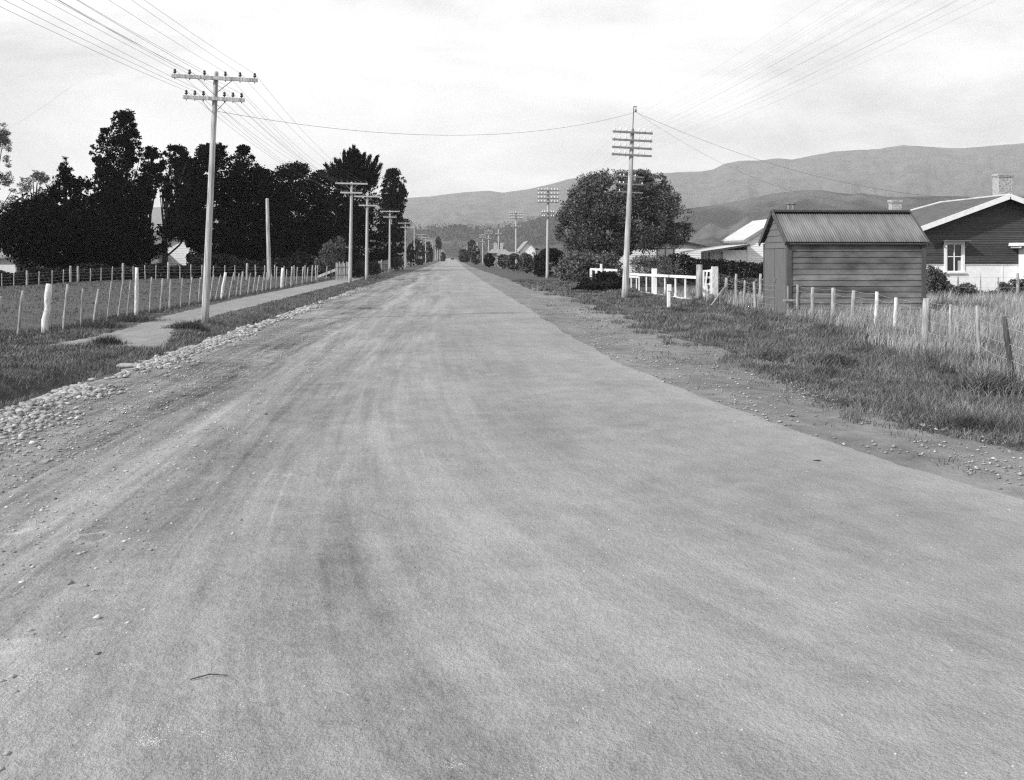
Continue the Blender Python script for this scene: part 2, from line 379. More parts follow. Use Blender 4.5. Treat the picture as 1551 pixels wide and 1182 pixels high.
# right verge
x, y = samp(190000, 4.3, 10.8, 8.3, 75)
cl = fbm(x*1.6, y*1.1); cl2 = fbm(x*.5+40, y*.35)
k = (x > gedge(y)-.2+(fbm(y*1.2, x*.9)-.5)*2.4*(1+.5*(y > 20))) & (cl+.5*(cl2-.5)+.25*(rng.random(len(x))-.5) > .44-.14*ss(5.5, 8, x))
x, y, cl, cl2 = x[k], y[k], cl[k], cl2[k]
blades('verge_grass', x, y, (.03+.30*np.clip(cl-.3, 0, 1)+.08*ss(6.5, 9, x)*(y < 40))*(.55+.9*fbm(x*.5, y*.3+9))*(.6+.7*rng.random(len(x))), .006*np.maximum(1, y/11), M['grass'],
       'rough tussocky grass on the verge right of the road', lean=.75)
x, y = samp(90000, 4.5, 11, 8.4, 19)
k = (x > gedge(y)-.35+(fbm(y*1.3, x*1.1)-.5)*1.5) & (rng.random(len(x)) < ss(-.35, .5, x-gedge(y))*1.2); x, y = x[k], y[k]
xs2, ys2 = samp(9000, 3.4, 6.6, 8, 40); k = (xs2 > redge(ys2)+.25) & (xs2 < gedge(ys2)+.2) & (fbm(xs2*2.3, ys2*1.6) > .60); x = np.concatenate([x, xs2[k]]); y = np.concatenate([y, ys2[k]])
blades('low_weeds', x, y, (.02+.07*fbm(x*2, y*2))*(.5+.9*rng.random(len(x))), .009*np.maximum(1, y/12), M['grass'], 'low matted weeds between the tussocks on the right verge', lean=1.1)
# tall dry grass about the right fence
x, y = samp(95000, 7.6, 24, 11, 47)
k = (x > 9.6-ss(26, 15, y)*1.9+(fbm(y*.8, 2)-.5)*1.2) & ~((x > 10.1) & (x < 14.9) & (y > 30.4) & (y < 33.3)) & ((x < 20)|(y < 44))
x, y = x[k], y[k]; cl = fbm(x*1.1+7, y*.9)
blades('tall_grass', x, y, (.16+.62*np.clip(cl-.22, 0, 1))*(.6+.8*rng.random(len(x)))*(1-.35*ss(16, 11, y)), .006*np.maximum(1, y/13), M['tall'],
       'tall dry seeding grass around the wire fence on the right', lean=.35)
# left verge and ditch
x, y = samp(110000, -13, -5.15, 9, 95)
cl = fbm(x*1.6+3, y*1.1+8)
k = (x < -5.15+(fbm(y*1.3, 5)-.5)*.9) & ~pathkeep(x+rng.normal(size=len(x))*.07, y+rng.normal(size=len(x))*.07) & ((x > -10.2) | (y < 23)) & (cl > .25)
x, y, cl = x[k], y[k], cl[k]
blades('ditch_grass', x, y, (.04+.17*np.clip(cl-.25, 0, 1))*(.6+.7*rng.random(len(x)))*(1-.35*(x < -6.4)), .006*np.maximum(1, y/12), M['grass'],
       'short grass along the ditch and footpath left of the road')
x, y = samp(60000, -12, -5.2, 10.5, 25)
k = (x < -5.2+(fbm(y*1.3, 5)-.5)*.8) & ~pathkeep(x, y); x, y = x[k], y[k]
blades('bank_grass', x, y, (.03+.12*fbm(x*2.2+4, y*2.2)**1.5)*(.5+.9*rng.random(len(x))), .008*np.maximum(1, y/13), M['grass'], 'rank grass on the ditch bank at the lower left', lean=.9)
# left paddock
x, y = samp(80000, -60, -9.6, 17, 88)
k = (x > -.62*y-3); x, y = x[k], y[k]; cl = fbm(x*.8+3, y*.5+18)
k = rng.random(len(x)) < .35+1.3*cl; x, y, cl = x[k], y[k], cl[k]
blades('paddock_grass', x, y, (.04+.14*np.clip(cl-.25, 0, 1))*(.6+.7*rng.random(len(x))), .008*np.maximum(1, y/13), M['lawn'],
       'grazed paddock grass behind the left wire fence')

# ------------------------------------------------------------------ stones
def ico(n=1):
    t = (1+5**.5)/2; V = np.array([(-1, t, 0), (1, t, 0), (-1, -t, 0), (1, -t, 0), (0, -1, t), (0, 1, t), (0, -1, -t), (0, 1, -t), (t, 0, -1), (t, 0, 1), (-t, 0, -1), (-t, 0, 1)], float)
    Fi = [(0, 11, 5), (0, 5, 1), (0, 1, 7), (0, 7, 10), (0, 10, 11), (1, 5, 9), (5, 11, 4), (11, 10, 2), (10, 7, 6), (7, 1, 8), (3, 9, 4), (3, 4, 2), (3, 2, 6), (3, 6, 8), (3, 8, 9), (4, 9, 5), (2, 4, 11), (6, 2, 10), (8, 6, 7), (9, 8, 1)]
    V /= np.linalg.norm(V[0])
    for _ in range(n-1):
        V = V.tolist(); F2 = []; cache = {}
        def mid(a, b):
            q = (min(a, b), max(a, b))
            if q not in cache:
                p = [(V[a][i]+V[b][i])/2 for i in range(3)]; L = math.sqrt(sum(c*c for c in p)); V.append([c/L for c in p]); cache[q] = len(V)-1
            return cache[q]
        for a, b, c in Fi:
            ab, bc, ca = mid(a, b), mid(b, c), mid(c, a); F2 += [(a, ab, ca), (b, bc, ab), (c, ca, bc), (ab, bc, ca)]
        V = np.array(V); Fi = F2
    return V, np.array(Fi)
IV, IF = ico(1); JV, JF = ico(2)
OV = np.array([(1, 0, 0), (0, 1, 0), (-1, 0, 0), (0, -1, 0), (0, 0, 1), (0, 0, -1)], float); OF = np.array([(0, 1, 4), (1, 2, 4), (2, 3, 4), (3, 0, 4), (1, 0, 5), (2, 1, 5), (3, 2, 5), (0, 3, 5)])
def stones(name, x, y, r, m, label, BV=IV, BF=IF, cat='gravel', flat=.55):
    n = len(x); a = rng.random(n)*6.283; q = r[:, None]*(.7+.6*rng.random((n, 3))); q[:, 2] *= flat
    P = BV[None]*(1+.34*(rng.random((n, len(BV), 1))-.5)*2)*q[:, None, :]
    ca, sa = np.cos(a)[:, None], np.sin(a)[:, None]
    Xr = P[:, :, 0]*ca-P[:, :, 1]*sa; Yr = P[:, :, 0]*sa+P[:, :, 1]*ca
    V = np.stack([Xr+x[:, None], Yr+y[:, None], P[:, :, 2]+(zg(x, y)+.008+q[:, 2]*.45)[:, None]], -1)
    Fx = (np.arange(n)*len(BV))[:, None, None]+BF[None]
    o = link(name, raw_mesh(name, V.reshape(-1, 3), Fx.reshape(-1, 3)), m); return tag(o, label, cat, kind='stuff')
# windrow of river gravel at the left edge
x, y = samp(20000, -5.5, -3.2, 7.5, 60); u = rng.random(len(x))
x = -5.15+np.abs(rng.normal(0, 1, len(x)))*.24*(1+1.3*ss(20, 9, y))+(fbm(y*1.1, 4)-.5)*.5
kp = fbm(x*1.7, y*.8) > .32+.12*rng.random(len(x))+.16*ss(22, 50, y)
r = (.008+.036*rng.random(len(x))**3.2+.015*(u < .02))*np.clip(1.25-.35*(x+5.2), .35, 1.25)*(1+.25*ss(12, 30, y))
k = (r > .006) & kp; stones('loose_river_gravel', x[k], y[k], r[k], M['stone'], 'pale river gravel heaped along the left road edge')
x, y = samp(30000, -5.0, -1.2, 3.3, 30); k = rng.random(len(x)) < ss(-1.2, -4.2, x); x, y = x[k], y[k]
stones('scattered_gravel', x, y, .004+.014*rng.random(len(x))**3+.006*(rng.random(len(x)) < .05), M['pebble'], 'loose gravel strewn over the left side of the road', OV, OF)
x, y = samp(9000, -3.2, 5.5, 3.2, 14); k = x < redge(y)
stones('road_grit', x[k], y[k], .003+.005*rng.random(k.sum())**3, M['pebble'], 'fine grit lying on the gravel road', OV, OF)
x, y = samp(20000, 2.7, 6.6, 7, 55); k = (x > redge(y)-.05) & (x < gedge(y)+.3) & (fbm(x*1.5, y*.7) > .40+.12*rng.random(len(x))); x, y = x[k], y[k]
stones('verge_gravel', x, y, .005+.022*rng.random(len(x))**5, M['stone'], 'pale gravel on the bare shoulder right of the road', OV, OF)
# pale crescents and patches of crushed grit scuffed up by hooves
gx_, gy_ = [], []
for cx_, cy_, w_, a0_, a1_, k in ((160, 968, 34, .2, 2.9, 420), (208, 893, 26, .4, 3.6, 260), (345, 893, 30, 1.0, 3.0, 200), (205, 1022, 28, 1.2, 3.3, 300), (265, 1128, 50, .2, 3.4, 700), (345, 935, 22, .2, 2.8, 200), (300, 826, 30, .3, 2.8, 180), (392, 1075, 24, 1.3, 3.4, 200), (45, 700, 26, .2, 3.0, 200), (60, 890, 30, .6, 2.6, 240), (425, 805, 26, .4, 2.4, 220)):
    a_ = a0_+(a1_-a0_)*rng.random(k); k = int(k*1.4); a_ = a0_+(a1_-a0_)*rng.random(k); rr = 1+.16*rng.normal(size=k)*(.4+np.sin((a_-a0_)/(a1_-a0_)*3.14)); u = cx_+w_*rr*np.cos(a_); v = cy_-w_*.45*rr*np.sin(a_)
    q = np.array([G(p, r)[:2] for p, r in zip(u, v)]); gx_.append(q[:, 0]); gy_.append(q[:, 1])
for cx_, cy_, w_, k in ((50, 1032, 40, 1400), (228, 1128, 18, 400), (350, 1150, 24, 500), (30, 1090, 26, 300), (820, 1165, 30, 300), (690, 1160, 26, 240), (415, 775, 16, 220)):
    q = np.array([G(cx_+w_*rng.normal()*.5, min(cy_+w_*rng.normal()*.25, 1300)) for _ in range(k)]); gx_.append(q[:, 0]); gy_.append(q[:, 1])
gx_, gy_ = np.concatenate(gx_), np.concatenate(gy_)
stones('crushed_grit', gx_+rng.normal(size=len(gx_))*.008, gy_+rng.normal(size=len(gx_))*.012, .0022+.0024*rng.random(len(gx_)), M['grit'], 'pale crescents of crushed grit on the left foreground of the road', OV, OF, flat=.4)
def stone(px, py, wpx, asp, label, group=None, m='stone', dk=.55, name='stone', cat='stone'):
    p = G(px, py); D = math.hypot(p[0], p[1]); r = wpx/2/F*D
    V = JV*(1+.10*(rng.random((len(JV), 1))-.5)*2)*np.array([r, r*asp, r*dk*asp]); a = random.uniform(-.3, .3)
    V = np.stack([V[:, 0]*math.cos(a)-V[:, 1]*math.sin(a), V[:, 0]*math.sin(a)+V[:, 1]*math.cos(a), V[:, 2]+r*dk*asp*.6], -1)
    o = link(name, raw_mesh(name, V, JF), M[m], origin=(p[0], p[1], float(zg(p[0], p[1]))), smooth=True); return tag(o, label, cat, group)
stone(68, 607, 30, .5, 'largest long pale river stone in the gravel row beside the left ditch')
stone(85, 595, 16, .8, 'upright rounded stone just beyond the largest pale stone at the left ditch')
stone(192, 556, 33, .45, 'long flat pale stone at the ditch edge nearer the footpath crossing')
for q in ((20, 622), (36, 630), (44, 617), (100, 588), (121, 594), (140, 576), (162, 575), (214, 548), (255, 537), (276, 531), (300, 525), (325, 517), (12, 640), (60, 640), (5, 665), (352, 508)):
    stone(q[0], q[1], random.uniform(9, 15), random.uniform(.6, .9), 'fist sized pale river stone among the gravel row left of the road', 'river stones in the left gravel row')
stone(1113, 640, 8, .7, 'small white stone on the road edge at the right')
stone(1297, 610, 9, .6, 'white stone at the tip of the grass verge on the right')
stone(1398, 645, 10, .7, 'pale lump of stone beside low weeds on the right verge')
stone(1238, 700, 13, .6, 'small dark clod of dirt lying on the right half of the road', m='dark', name='dirt_clod', cat='clod')
stone(1200, 632, 9, .6, 'small dark clod on the bare shoulder right of the road', m='dark', name='dirt_clod', cat='clod')
stone(496, 893, 10, .35, 'thin dark chip lying on the left half of the road', m='dark', name='bark_chip', cat='bark chip', dk=.3)
stone(910, 650, 9, .3, 'narrow dark chip lying in the middle of the road', m='dark', name='bark_chip', cat='bark chip', dk=.3)
a, b = G(288, 1035), G(345, 1029)
mb = MB(); mb.tube([(a[0], a[1], .016), ((a[0]+b[0])/2, (a[1]+b[1])/2+.02, .022), (b[0], b[1], .017)], [.0025, .003, .002], 5)
tag(build('twig', mb, M['post_dark']), 'thin dry twig lying on the left foreground of the road', 'twig')

# ------------------------------------------------------------------ hills
def hill(name, prof, D0, D1, D2, m, lab=None, noise=.12, step=6, ns=26, nb=8, shape=1.3, gl=.19):
    pxs = np.arange(prof[0][0], prof[-1][0]+1, step); py = np.interp(pxs, [p[0] for p in prof], [p[1] for p in prof])
    V = []; nr = ns+nb+1
    d1 = np.interp(pxs, [-700, 700, 2400], D1) if hasattr(D1, '__len__') else np.full(len(pxs), D1)
    top = (CH+(HY-py)/F*d1)[:, None]; dx = np.array([ray(p, 0)[:2] for p in pxs]); P_ = pxs[:, None]+0*top
    j_ = np.arange(nr)[None, :]; sa = np.clip(j_/ns, 0, 1)+0*P_; sb = np.clip((j_-ns)/nb, 0, 1)
    sk = sa*1.5+1.4*fbm(sa*3, P_/80., 3); gu = abs(fbm(P_/42.+sk, sa*2.1+7, 3)-.5)*3; gu2 = abs(vn(P_/15.+sk*2, sa*5)-.5)*2
    sp = fbm(P_/55.0+3, sa*3.0, 5)-.5
    z = top*(sa**shape)+top*noise*4*sa*(1-sa)*sp*1.6+top*4*sa*(1-sa)*(gl*(gu-.5)+.04*(gu2-.5))+np.where(sa < 1, .006*top*(vn(P_/7., sa*20)-.5), .004*top*(vn(P_/9., 3+0*P_)-.5))
    z = np.where(j_ > ns, top*(1-sb)**1.3, z)-2*((j_ == 0) | (j_ == nr-1)); Dd = np.where(j_ <= ns, D0+(d1[:, None]-D0)*sa, d1[:, None]+(D2-d1[:, None])*sb)
    V = np.stack([dx[:, :1]*Dd, dx[:, 1:]*Dd, z], -1).reshape(-1, 3)
    i = np.arange(len(pxs)-1)[:, None]*nr+np.arange(nr-1)[None, :]
    Fq = np.stack([i, i+nr, i+nr+1, i+1], -1).reshape(-1, 4)
    return tag(link(name, raw_mesh(name, np.array(V), Fq), m, smooth=True), kind='structure')
FAR = [(-700, 330), (0, 322), (300, 312), (560, 303), (615, 300), (650, 298), (680, 294), (710, 291), (740, 289), (762, 292), (800, 287), (822, 282), (842, 277), (862, 271), (900, 266), (964, 259), (994, 263), (1030, 261), (1062, 260), (1080, 257), (1098, 248), (1120, 244), (1150, 243), (1180, 240), (1200, 242), (1230, 236), (1262, 230), (1290, 228), (1330, 226), (1368, 220), (1400, 222), (1430, 224), (1460, 225), (1500, 221), (1551, 217), (1700, 210), (2300, 200)]
hill('mountain_range', FAR, 2300, 4600, 5200, M['hill'], noise=.12, step=3, ns=70, gl=.09)
MID = [(-700, 352), (0, 350), (450, 352), (560, 350), (617, 346), (640, 348), (667, 344.5), (700, 348), (727, 347), (764, 344), (784, 339), (815, 331), (846, 324), (900, 320), (960, 318), (1000, 320), (1036, 317), (1075, 312), (1120, 304), (1145, 299), (1162, 295), (1190, 291), (1217, 288), (1245, 288), (1264, 292), (1290, 294), (1309, 293), (1348, 299), (1384, 298), (1440, 297), (1481, 299), (1551, 296), (1900, 290), (2300, 300)]
hill('foothills', MID, 1150, (1700, 1700, 2050), 2250, M['foothill'], noise=.22, step=3, ns=50)

# ------------------------------------------------------------------ foliage
def leafcloud(C, Rr, n, ls, flat=.8, up=0, asp=.45):
    """leaf quads spread through clumps: C (k,3) centres, Rr (k,) radii"""
    k = len(C); wts = Rr**2; idx = rng.choice(k, n, p=wts/wts.sum())
    d = rng.normal(size=(n, 3)); d /= np.linalg.norm(d, axis=1)[:, None]+1e-9
    rr = rng.random(n)**.45
    P = C[idx]+d*(rr*Rr[idx])[:, None]*np.array([1, 1, flat])
    a = rng.normal(size=(n, 3)); a[:, 2] += up; a += d*.6*(1 if up else 0); a /= np.linalg.norm(a, axis=1)[:, None]
    b = np.cross(a, rng.normal(size=(n, 3))); b /= np.linalg.norm(b, axis=1)[:, None]+1e-9
    L = ls*(.6+.8*rng.random(n)); a = a*L[:, None]/2; b = b*(L*asp)[:, None]/2
    V = np.stack([P-a, P+b, P+a, P-b], 1)
    return V.reshape(-1, 3), np.arange(n*4).reshape(-1, 4)
def foliage(name, V, Fq, m, parent): 
    V = V-np.array(wloc(parent)); return link(name, raw_mesh(name, V, Fq), m, parent)
def tree(name, label, outline, D, n, ls, m, cat='tree', trunk=None, kind='round', nclump=60, crad=.17, group=None, base=None, depth=1.0, up=0, zb=None, asp=.45, tr=.22, limbs=10, hollow=.25, fill=.0, hole=.36):
    o = np.array(outline, float); o = o[np.argsort(o[:, 0])]
    tx = trunk if trunk is not None else (o[-1, 1]+o[-1, 2])/2
    b = HD(tx, HY, D); bx, by = b[0], b[1]; bz = float(zg(bx, by)) if zb is None else zb
    th = thing(name, label, cat, (bx, by, bz), group)
    d = ray(tx, 0); L = math.hypot(d[0], d[1]); fw = np.array([d[0]/L, d[1]/L]); rt = np.array([fw[1], -fw[0]])
    pys = o[:, 0]; Zs = CH+(HY-pys)/F*D; top = Zs[0]; bot = max(Zs[-1], bz)
    xl = (o[:, 1]-tx)/F*D; xr = (o[:, 2]-tx)/F*D
    wmax = np.max(xr-xl)
    C = []; Rr = []
    wts = np.interp(np.linspace(bot, top, 60), Zs[::-1], (xr-xl)[::-1])
    for i in range(nclump*3):
        if len(C) >= nclump: break
        z = rng.choice(np.linspace(bot, top, 60), p=wts/wts.sum())+rng.normal()*.02*(top-bot)
        z = min(max(z, bot), top)
        a, e_ = np.interp(z, Zs[::-1], xl[::-1]), np.interp(z, Zs[::-1], xr[::-1]); hw = (e_-a)/2; cx = (a+e_)/2
        rc = min(crad*wmax*(.5+1.1*rng.random()**1.5), max(hw*.75, .25))
        z = min(z, top-rc*.7); rho = max(0, 1-rc*.5/max(hw, .01))*(hollow+(1-hollow)*rng.random()**.5); ph = rng.random()*6.283
        u = cx+hw*rho*math.cos(ph); v = hw*depth*rho*math.sin(ph)
        C.append((bx+rt[0]*u+fw[0]*v, by+rt[1]*u+fw[1]*v, z)); Rr.append(rc)
    # a ring of clumps riding the silhouette so that the outline is kept
    for j in range(len(Zs)*2):
        z = Zs[0]-(Zs[0]-bot)*(j+.3)/(len(Zs)*2); a, e_ = np.interp(z, Zs[::-1], xl[::-1]), np.interp(z, Zs[::-1], xr[::-1])
        hw = (e_-a)/2; rc = min(crad*wmax*.5, max(hw*.6, .15))
        for sd_ in (a+rc*random.uniform(.1, 1.5), e_-rc*random.uniform(.1, 1.5)): C.append((bx+rt[0]*sd_, by+rt[1]*sd_, z-rc*.4)); Rr.append(rc)
    C = np.array(C); Rr = np.array(Rr)
    V, Fq = leafcloud(C, Rr, n, ls, up=up, asp=asp)
    if fill:      # leaves all through the crown between the clumps
        k = int(n*fill); zz = rng.choice(np.linspace(bot, top, 60), k, p=wts/wts.sum())+rng.random(k)*(top-bot)/60
        a_ = np.interp(zz, Zs[::-1], xl[::-1]); e2 = np.interp(zz, Zs[::-1], xr[::-1]); hw = (e2-a_)/2*.86; ph = rng.random(k)*6.283; rho = rng.random(k)**.6
        ed = .74+.58*fbm(zz*.9+tx, ph*2.2, 3); uu = (a_+e2)/2+hw*rho*np.cos(ph)*ed; vv = hw*depth*rho*np.sin(ph)*ed
        Cf = np.stack([bx+rt[0]*uu+fw[0]*vv, by+rt[1]*uu+fw[1]*vv, zz-.25], -1)
        V2, F2 = leafcloud(Cf, np.full(k, .3), k, ls, asp=asp); V = np.concatenate([V, V2]); Fq = np.arange(len(V)).reshape(-1, 4)
    if hole:
        ctr = V.reshape(-1, 4, 3).mean(1); u_ = ctr[:, 0]*rt[0]+ctr[:, 1]*rt[1]; d_ = ctr[:, 0]*fw[0]+ctr[:, 1]*fw[1]; ks = 1.1 if wmax < 12 else .8
        kk = (fbm(u_*ks+d_*.16, ctr[:, 2]*ks*1.2+tx, 3) > hole) | (ctr[:, 2] < bz+2)
        V = V.reshape(-1, 4, 3)[kk].reshape(-1, 3); Fq = np.arange(len(V)).reshape(-1, 4)
    V[:, 2] = np.maximum(V[:, 2], bz+.02)
    foliage('crown', V, Fq, m, th)
    tb = MB(); hs = np.linspace(0, .9, 7); H = top-bz
    topx = ((o[0, 1]+o[0, 2])/2-tx)/F*D
    pts = [(bx+rt[0]*topx*t*t+random.uniform(-.02, .02)*H*.5*(t > 0), by+rt[1]*topx*t*t, bz-.1+H*t) for t in hs]
    tb.tube(pts, [tr*(1-t)+.03 for t in hs], 7)
    far_ = np.argsort(-Rr)[:limbs]
    for q in rng.choice(len(C), min(limbs, len(C)), replace=False):
        c = C[q]; t = min(.85, max(.12, (c[2]-bz)/H*.7)); p0 = Vector(pts[int(t*6)]); p1 = Vector(c); md = (p0+p1)/2+Vector((0, 0, -.03*H if kind == 'pine' else .04*H))
        tb.tube([p0, md, p1], [tr*.35, tr*.22, tr*.08], 5)
    build('trunk', tb, M['bark'], th, True)
    return th, C, Rr

LT = 'trees behind the left paddock'
tree('gum_tree', 'pale feathery gum tree cut by the left edge of the photo', [(183, -8, 8), (205, -20, 14), (240, -30, 15), (270, -40, 18), (300, -45, 18), (330, -45, 24), (355, -40, 22)], 95, 15000, .22, M['gum'], trunk=-12, nclump=60, crad=.15, hole=.3, group=LT, asp=.3, up=.5)
tree('gum_tree', 'sparse open gum tree with sky showing through left of the spire conifer', [(258, 48, 64), (275, 26, 76), (300, 22, 74), (325, 24, 70), (350, 26, 60)], 102, 7000, .2, M['gum'], trunk=48, nclump=40, crad=.15, hole=.33, group=LT, asp=.3, hollow=.5)
tree('conifer', 'small black conifer with a pointed spire top left of the tallest pine', [(237, 97, 101), (250, 93, 105), (262, 88, 111), (272, 90, 108), (280, 80, 116), (290, 84, 113), (300, 70, 124), (320, 62, 134), (350, 55, 142), (392, 50, 150)], 99, 9000, .30, M['cypress'], trunk=100, nclump=80, crad=0.115, group=LT, up=.3, fill=0.6, hole=.30)
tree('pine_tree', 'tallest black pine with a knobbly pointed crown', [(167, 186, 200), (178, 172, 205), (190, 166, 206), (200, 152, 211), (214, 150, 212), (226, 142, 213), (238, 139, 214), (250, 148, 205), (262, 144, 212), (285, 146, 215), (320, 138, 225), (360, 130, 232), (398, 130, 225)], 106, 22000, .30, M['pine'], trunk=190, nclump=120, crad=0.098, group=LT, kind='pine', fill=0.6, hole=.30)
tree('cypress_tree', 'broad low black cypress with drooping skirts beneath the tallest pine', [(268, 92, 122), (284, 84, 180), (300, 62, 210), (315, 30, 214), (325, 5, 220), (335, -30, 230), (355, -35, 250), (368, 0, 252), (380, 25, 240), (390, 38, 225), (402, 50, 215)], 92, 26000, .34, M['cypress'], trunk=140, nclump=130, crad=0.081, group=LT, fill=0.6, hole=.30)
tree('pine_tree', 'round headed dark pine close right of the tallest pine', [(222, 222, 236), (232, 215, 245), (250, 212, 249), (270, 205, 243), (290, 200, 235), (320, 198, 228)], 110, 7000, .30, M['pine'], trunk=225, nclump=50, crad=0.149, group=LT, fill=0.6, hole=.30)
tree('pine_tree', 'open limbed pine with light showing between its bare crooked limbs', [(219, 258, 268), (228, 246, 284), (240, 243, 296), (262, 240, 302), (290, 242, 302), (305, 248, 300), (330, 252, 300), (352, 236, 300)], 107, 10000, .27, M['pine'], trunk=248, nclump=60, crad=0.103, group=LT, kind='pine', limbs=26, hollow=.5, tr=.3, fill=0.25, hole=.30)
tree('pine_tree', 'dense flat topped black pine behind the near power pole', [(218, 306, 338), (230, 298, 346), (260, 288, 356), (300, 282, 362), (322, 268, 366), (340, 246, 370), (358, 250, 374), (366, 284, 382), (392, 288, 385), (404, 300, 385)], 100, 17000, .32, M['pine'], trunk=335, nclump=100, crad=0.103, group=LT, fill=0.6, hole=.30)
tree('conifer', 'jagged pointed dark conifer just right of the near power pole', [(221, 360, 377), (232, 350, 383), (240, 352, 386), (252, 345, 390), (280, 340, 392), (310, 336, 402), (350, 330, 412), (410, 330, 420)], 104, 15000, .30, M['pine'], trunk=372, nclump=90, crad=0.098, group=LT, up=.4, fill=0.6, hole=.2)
tree('pine_tree', 'lower rounded dark pine behind the short fence pole', [(258, 398, 412), (268, 388, 428), (290, 386, 440), (340, 386, 455), (390, 386, 462), (414, 386, 462)], 112, 13000, .33, M['pine'], trunk=420, nclump=80, crad=0.115, group=LT, fill=0.6, hole=.30)
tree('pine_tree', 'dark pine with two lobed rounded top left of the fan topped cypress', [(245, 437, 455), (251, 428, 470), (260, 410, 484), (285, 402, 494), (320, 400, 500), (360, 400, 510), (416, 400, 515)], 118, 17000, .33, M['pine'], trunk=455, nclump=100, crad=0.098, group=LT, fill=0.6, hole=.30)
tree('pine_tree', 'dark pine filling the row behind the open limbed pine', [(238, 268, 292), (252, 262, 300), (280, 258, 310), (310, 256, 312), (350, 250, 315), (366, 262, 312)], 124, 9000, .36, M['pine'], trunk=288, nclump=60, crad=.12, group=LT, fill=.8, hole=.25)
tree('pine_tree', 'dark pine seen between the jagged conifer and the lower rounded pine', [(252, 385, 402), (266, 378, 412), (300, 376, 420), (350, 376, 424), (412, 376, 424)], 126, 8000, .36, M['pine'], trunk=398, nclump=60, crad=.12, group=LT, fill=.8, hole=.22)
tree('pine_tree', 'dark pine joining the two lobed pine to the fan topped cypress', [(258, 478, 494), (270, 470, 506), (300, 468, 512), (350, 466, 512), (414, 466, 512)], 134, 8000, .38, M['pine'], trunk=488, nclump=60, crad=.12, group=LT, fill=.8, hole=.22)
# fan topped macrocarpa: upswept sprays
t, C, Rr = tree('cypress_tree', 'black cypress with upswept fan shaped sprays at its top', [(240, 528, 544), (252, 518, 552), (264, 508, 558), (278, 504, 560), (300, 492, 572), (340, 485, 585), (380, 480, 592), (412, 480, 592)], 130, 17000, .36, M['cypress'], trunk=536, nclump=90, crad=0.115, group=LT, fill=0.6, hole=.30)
Cs = []; Rs = []
for px, py, sx in ((536, 222, 536), (527, 232, 533), (521, 229, 530), (545, 234, 540), (552, 233, 541), (560, 236, 545), (572, 236, 548), (577, 249, 550), (566, 247, 548), (515, 243, 526), (503, 248, 524), (493, 249, 520), (498, 258, 522), (508, 240, 528), (572, 266, 552), (530, 226, 534), (541, 228, 538)):
    a = np.array(HD(sx, 280, 130)); b = np.array(HD(px, py, 130+random.uniform(-2, 2)))
    k_ = 620; tt = rng.random(k_)**.8; dv = (b-a)/np.linalg.norm(b-a); P = a+(b-a)*tt[:, None]+rng.normal(size=(k_, 3))*(.5*(1-tt)+.10)[:, None]; P[:, 2] -= .5*np.sin(tt*3.14)
    A = dv[None]+rng.normal(size=(k_, 3))*.38; A /= np.linalg.norm(A, axis=1)[:, None]; B = np.cross(A, rng.normal(size=(k_, 3))); B /= np.linalg.norm(B, axis=1)[:, None]; A *= .28; B *= .055
    Cs.append(np.stack([P-A, P+B, P+A, P-B], 1).reshape(-1, 3))
V = np.concatenate(Cs); Fq = np.arange(len(V)).reshape(-1, 4); foliage('spray', V, Fq, M['cypress'], t)
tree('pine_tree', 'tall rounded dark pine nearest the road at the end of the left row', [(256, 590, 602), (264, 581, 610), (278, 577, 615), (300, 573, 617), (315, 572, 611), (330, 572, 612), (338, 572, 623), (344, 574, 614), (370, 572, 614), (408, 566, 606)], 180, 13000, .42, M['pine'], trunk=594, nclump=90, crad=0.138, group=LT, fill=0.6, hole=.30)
tree('shrub', 'loose grey shrub before the dark trees beside the paling fence', [(357, 508, 514), (366, 494, 522), (380, 484, 524), (395, 478, 520), (412, 478, 516)], 84, 4200, .22, M['brush'], cat='shrub', trunk=500, nclump=30, crad=.2, tr=.05, up=.8, asp=.25)
def hedge(name, label, p0, p1, h, wd, n, ls, m, cat='hedge', jag=.25, zb=0, lowf=0):
    p0 = np.array(p0[:2]); p1 = np.array(p1[:2]); L = np.linalg.norm(p1-p0); t = rng.random(n); w = rng.normal(size=n)*wd*.3; dr = (p1-p0)/L
    tp = h*(.72+.75*(fbm(t*L*.55+p0[0], p0[1]*.3+w*.2)-.3))*np.clip(1-.25*(w/wd*2)**2, .3, 1); z = tp*rng.random(n)**.7
    c = p0+(p1-p0)*t[:, None]+np.array([-dr[1], dr[0]])*(w*(1+.3*(fbm(t*L, z*2)-.5)))[:, None]
    V, Fq = leafcloud(np.column_stack([c, zg(c[:, 0], c[:, 1])+zb+z]), np.full(n, ls*.5), n, ls)
    V[:, 2] = np.maximum(V[:, 2], zg(V[:, 0], V[:, 1])+.01)
    org = ((p0[0]+p1[0])/2, (p0[1]+p1[1])/2, 0)
    return tag(link(name, raw_mesh(name, V-np.array(org), Fq), m, origin=org), label, cat)
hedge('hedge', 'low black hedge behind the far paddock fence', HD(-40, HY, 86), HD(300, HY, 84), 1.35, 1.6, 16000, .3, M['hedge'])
hedge('hedge', 'dark undergrowth at the foot of the trees behind the paddock', HD(285, HY, 92), HD(520, HY, 96), 2.2, 2.5, 15000, .34, M['hedge'])

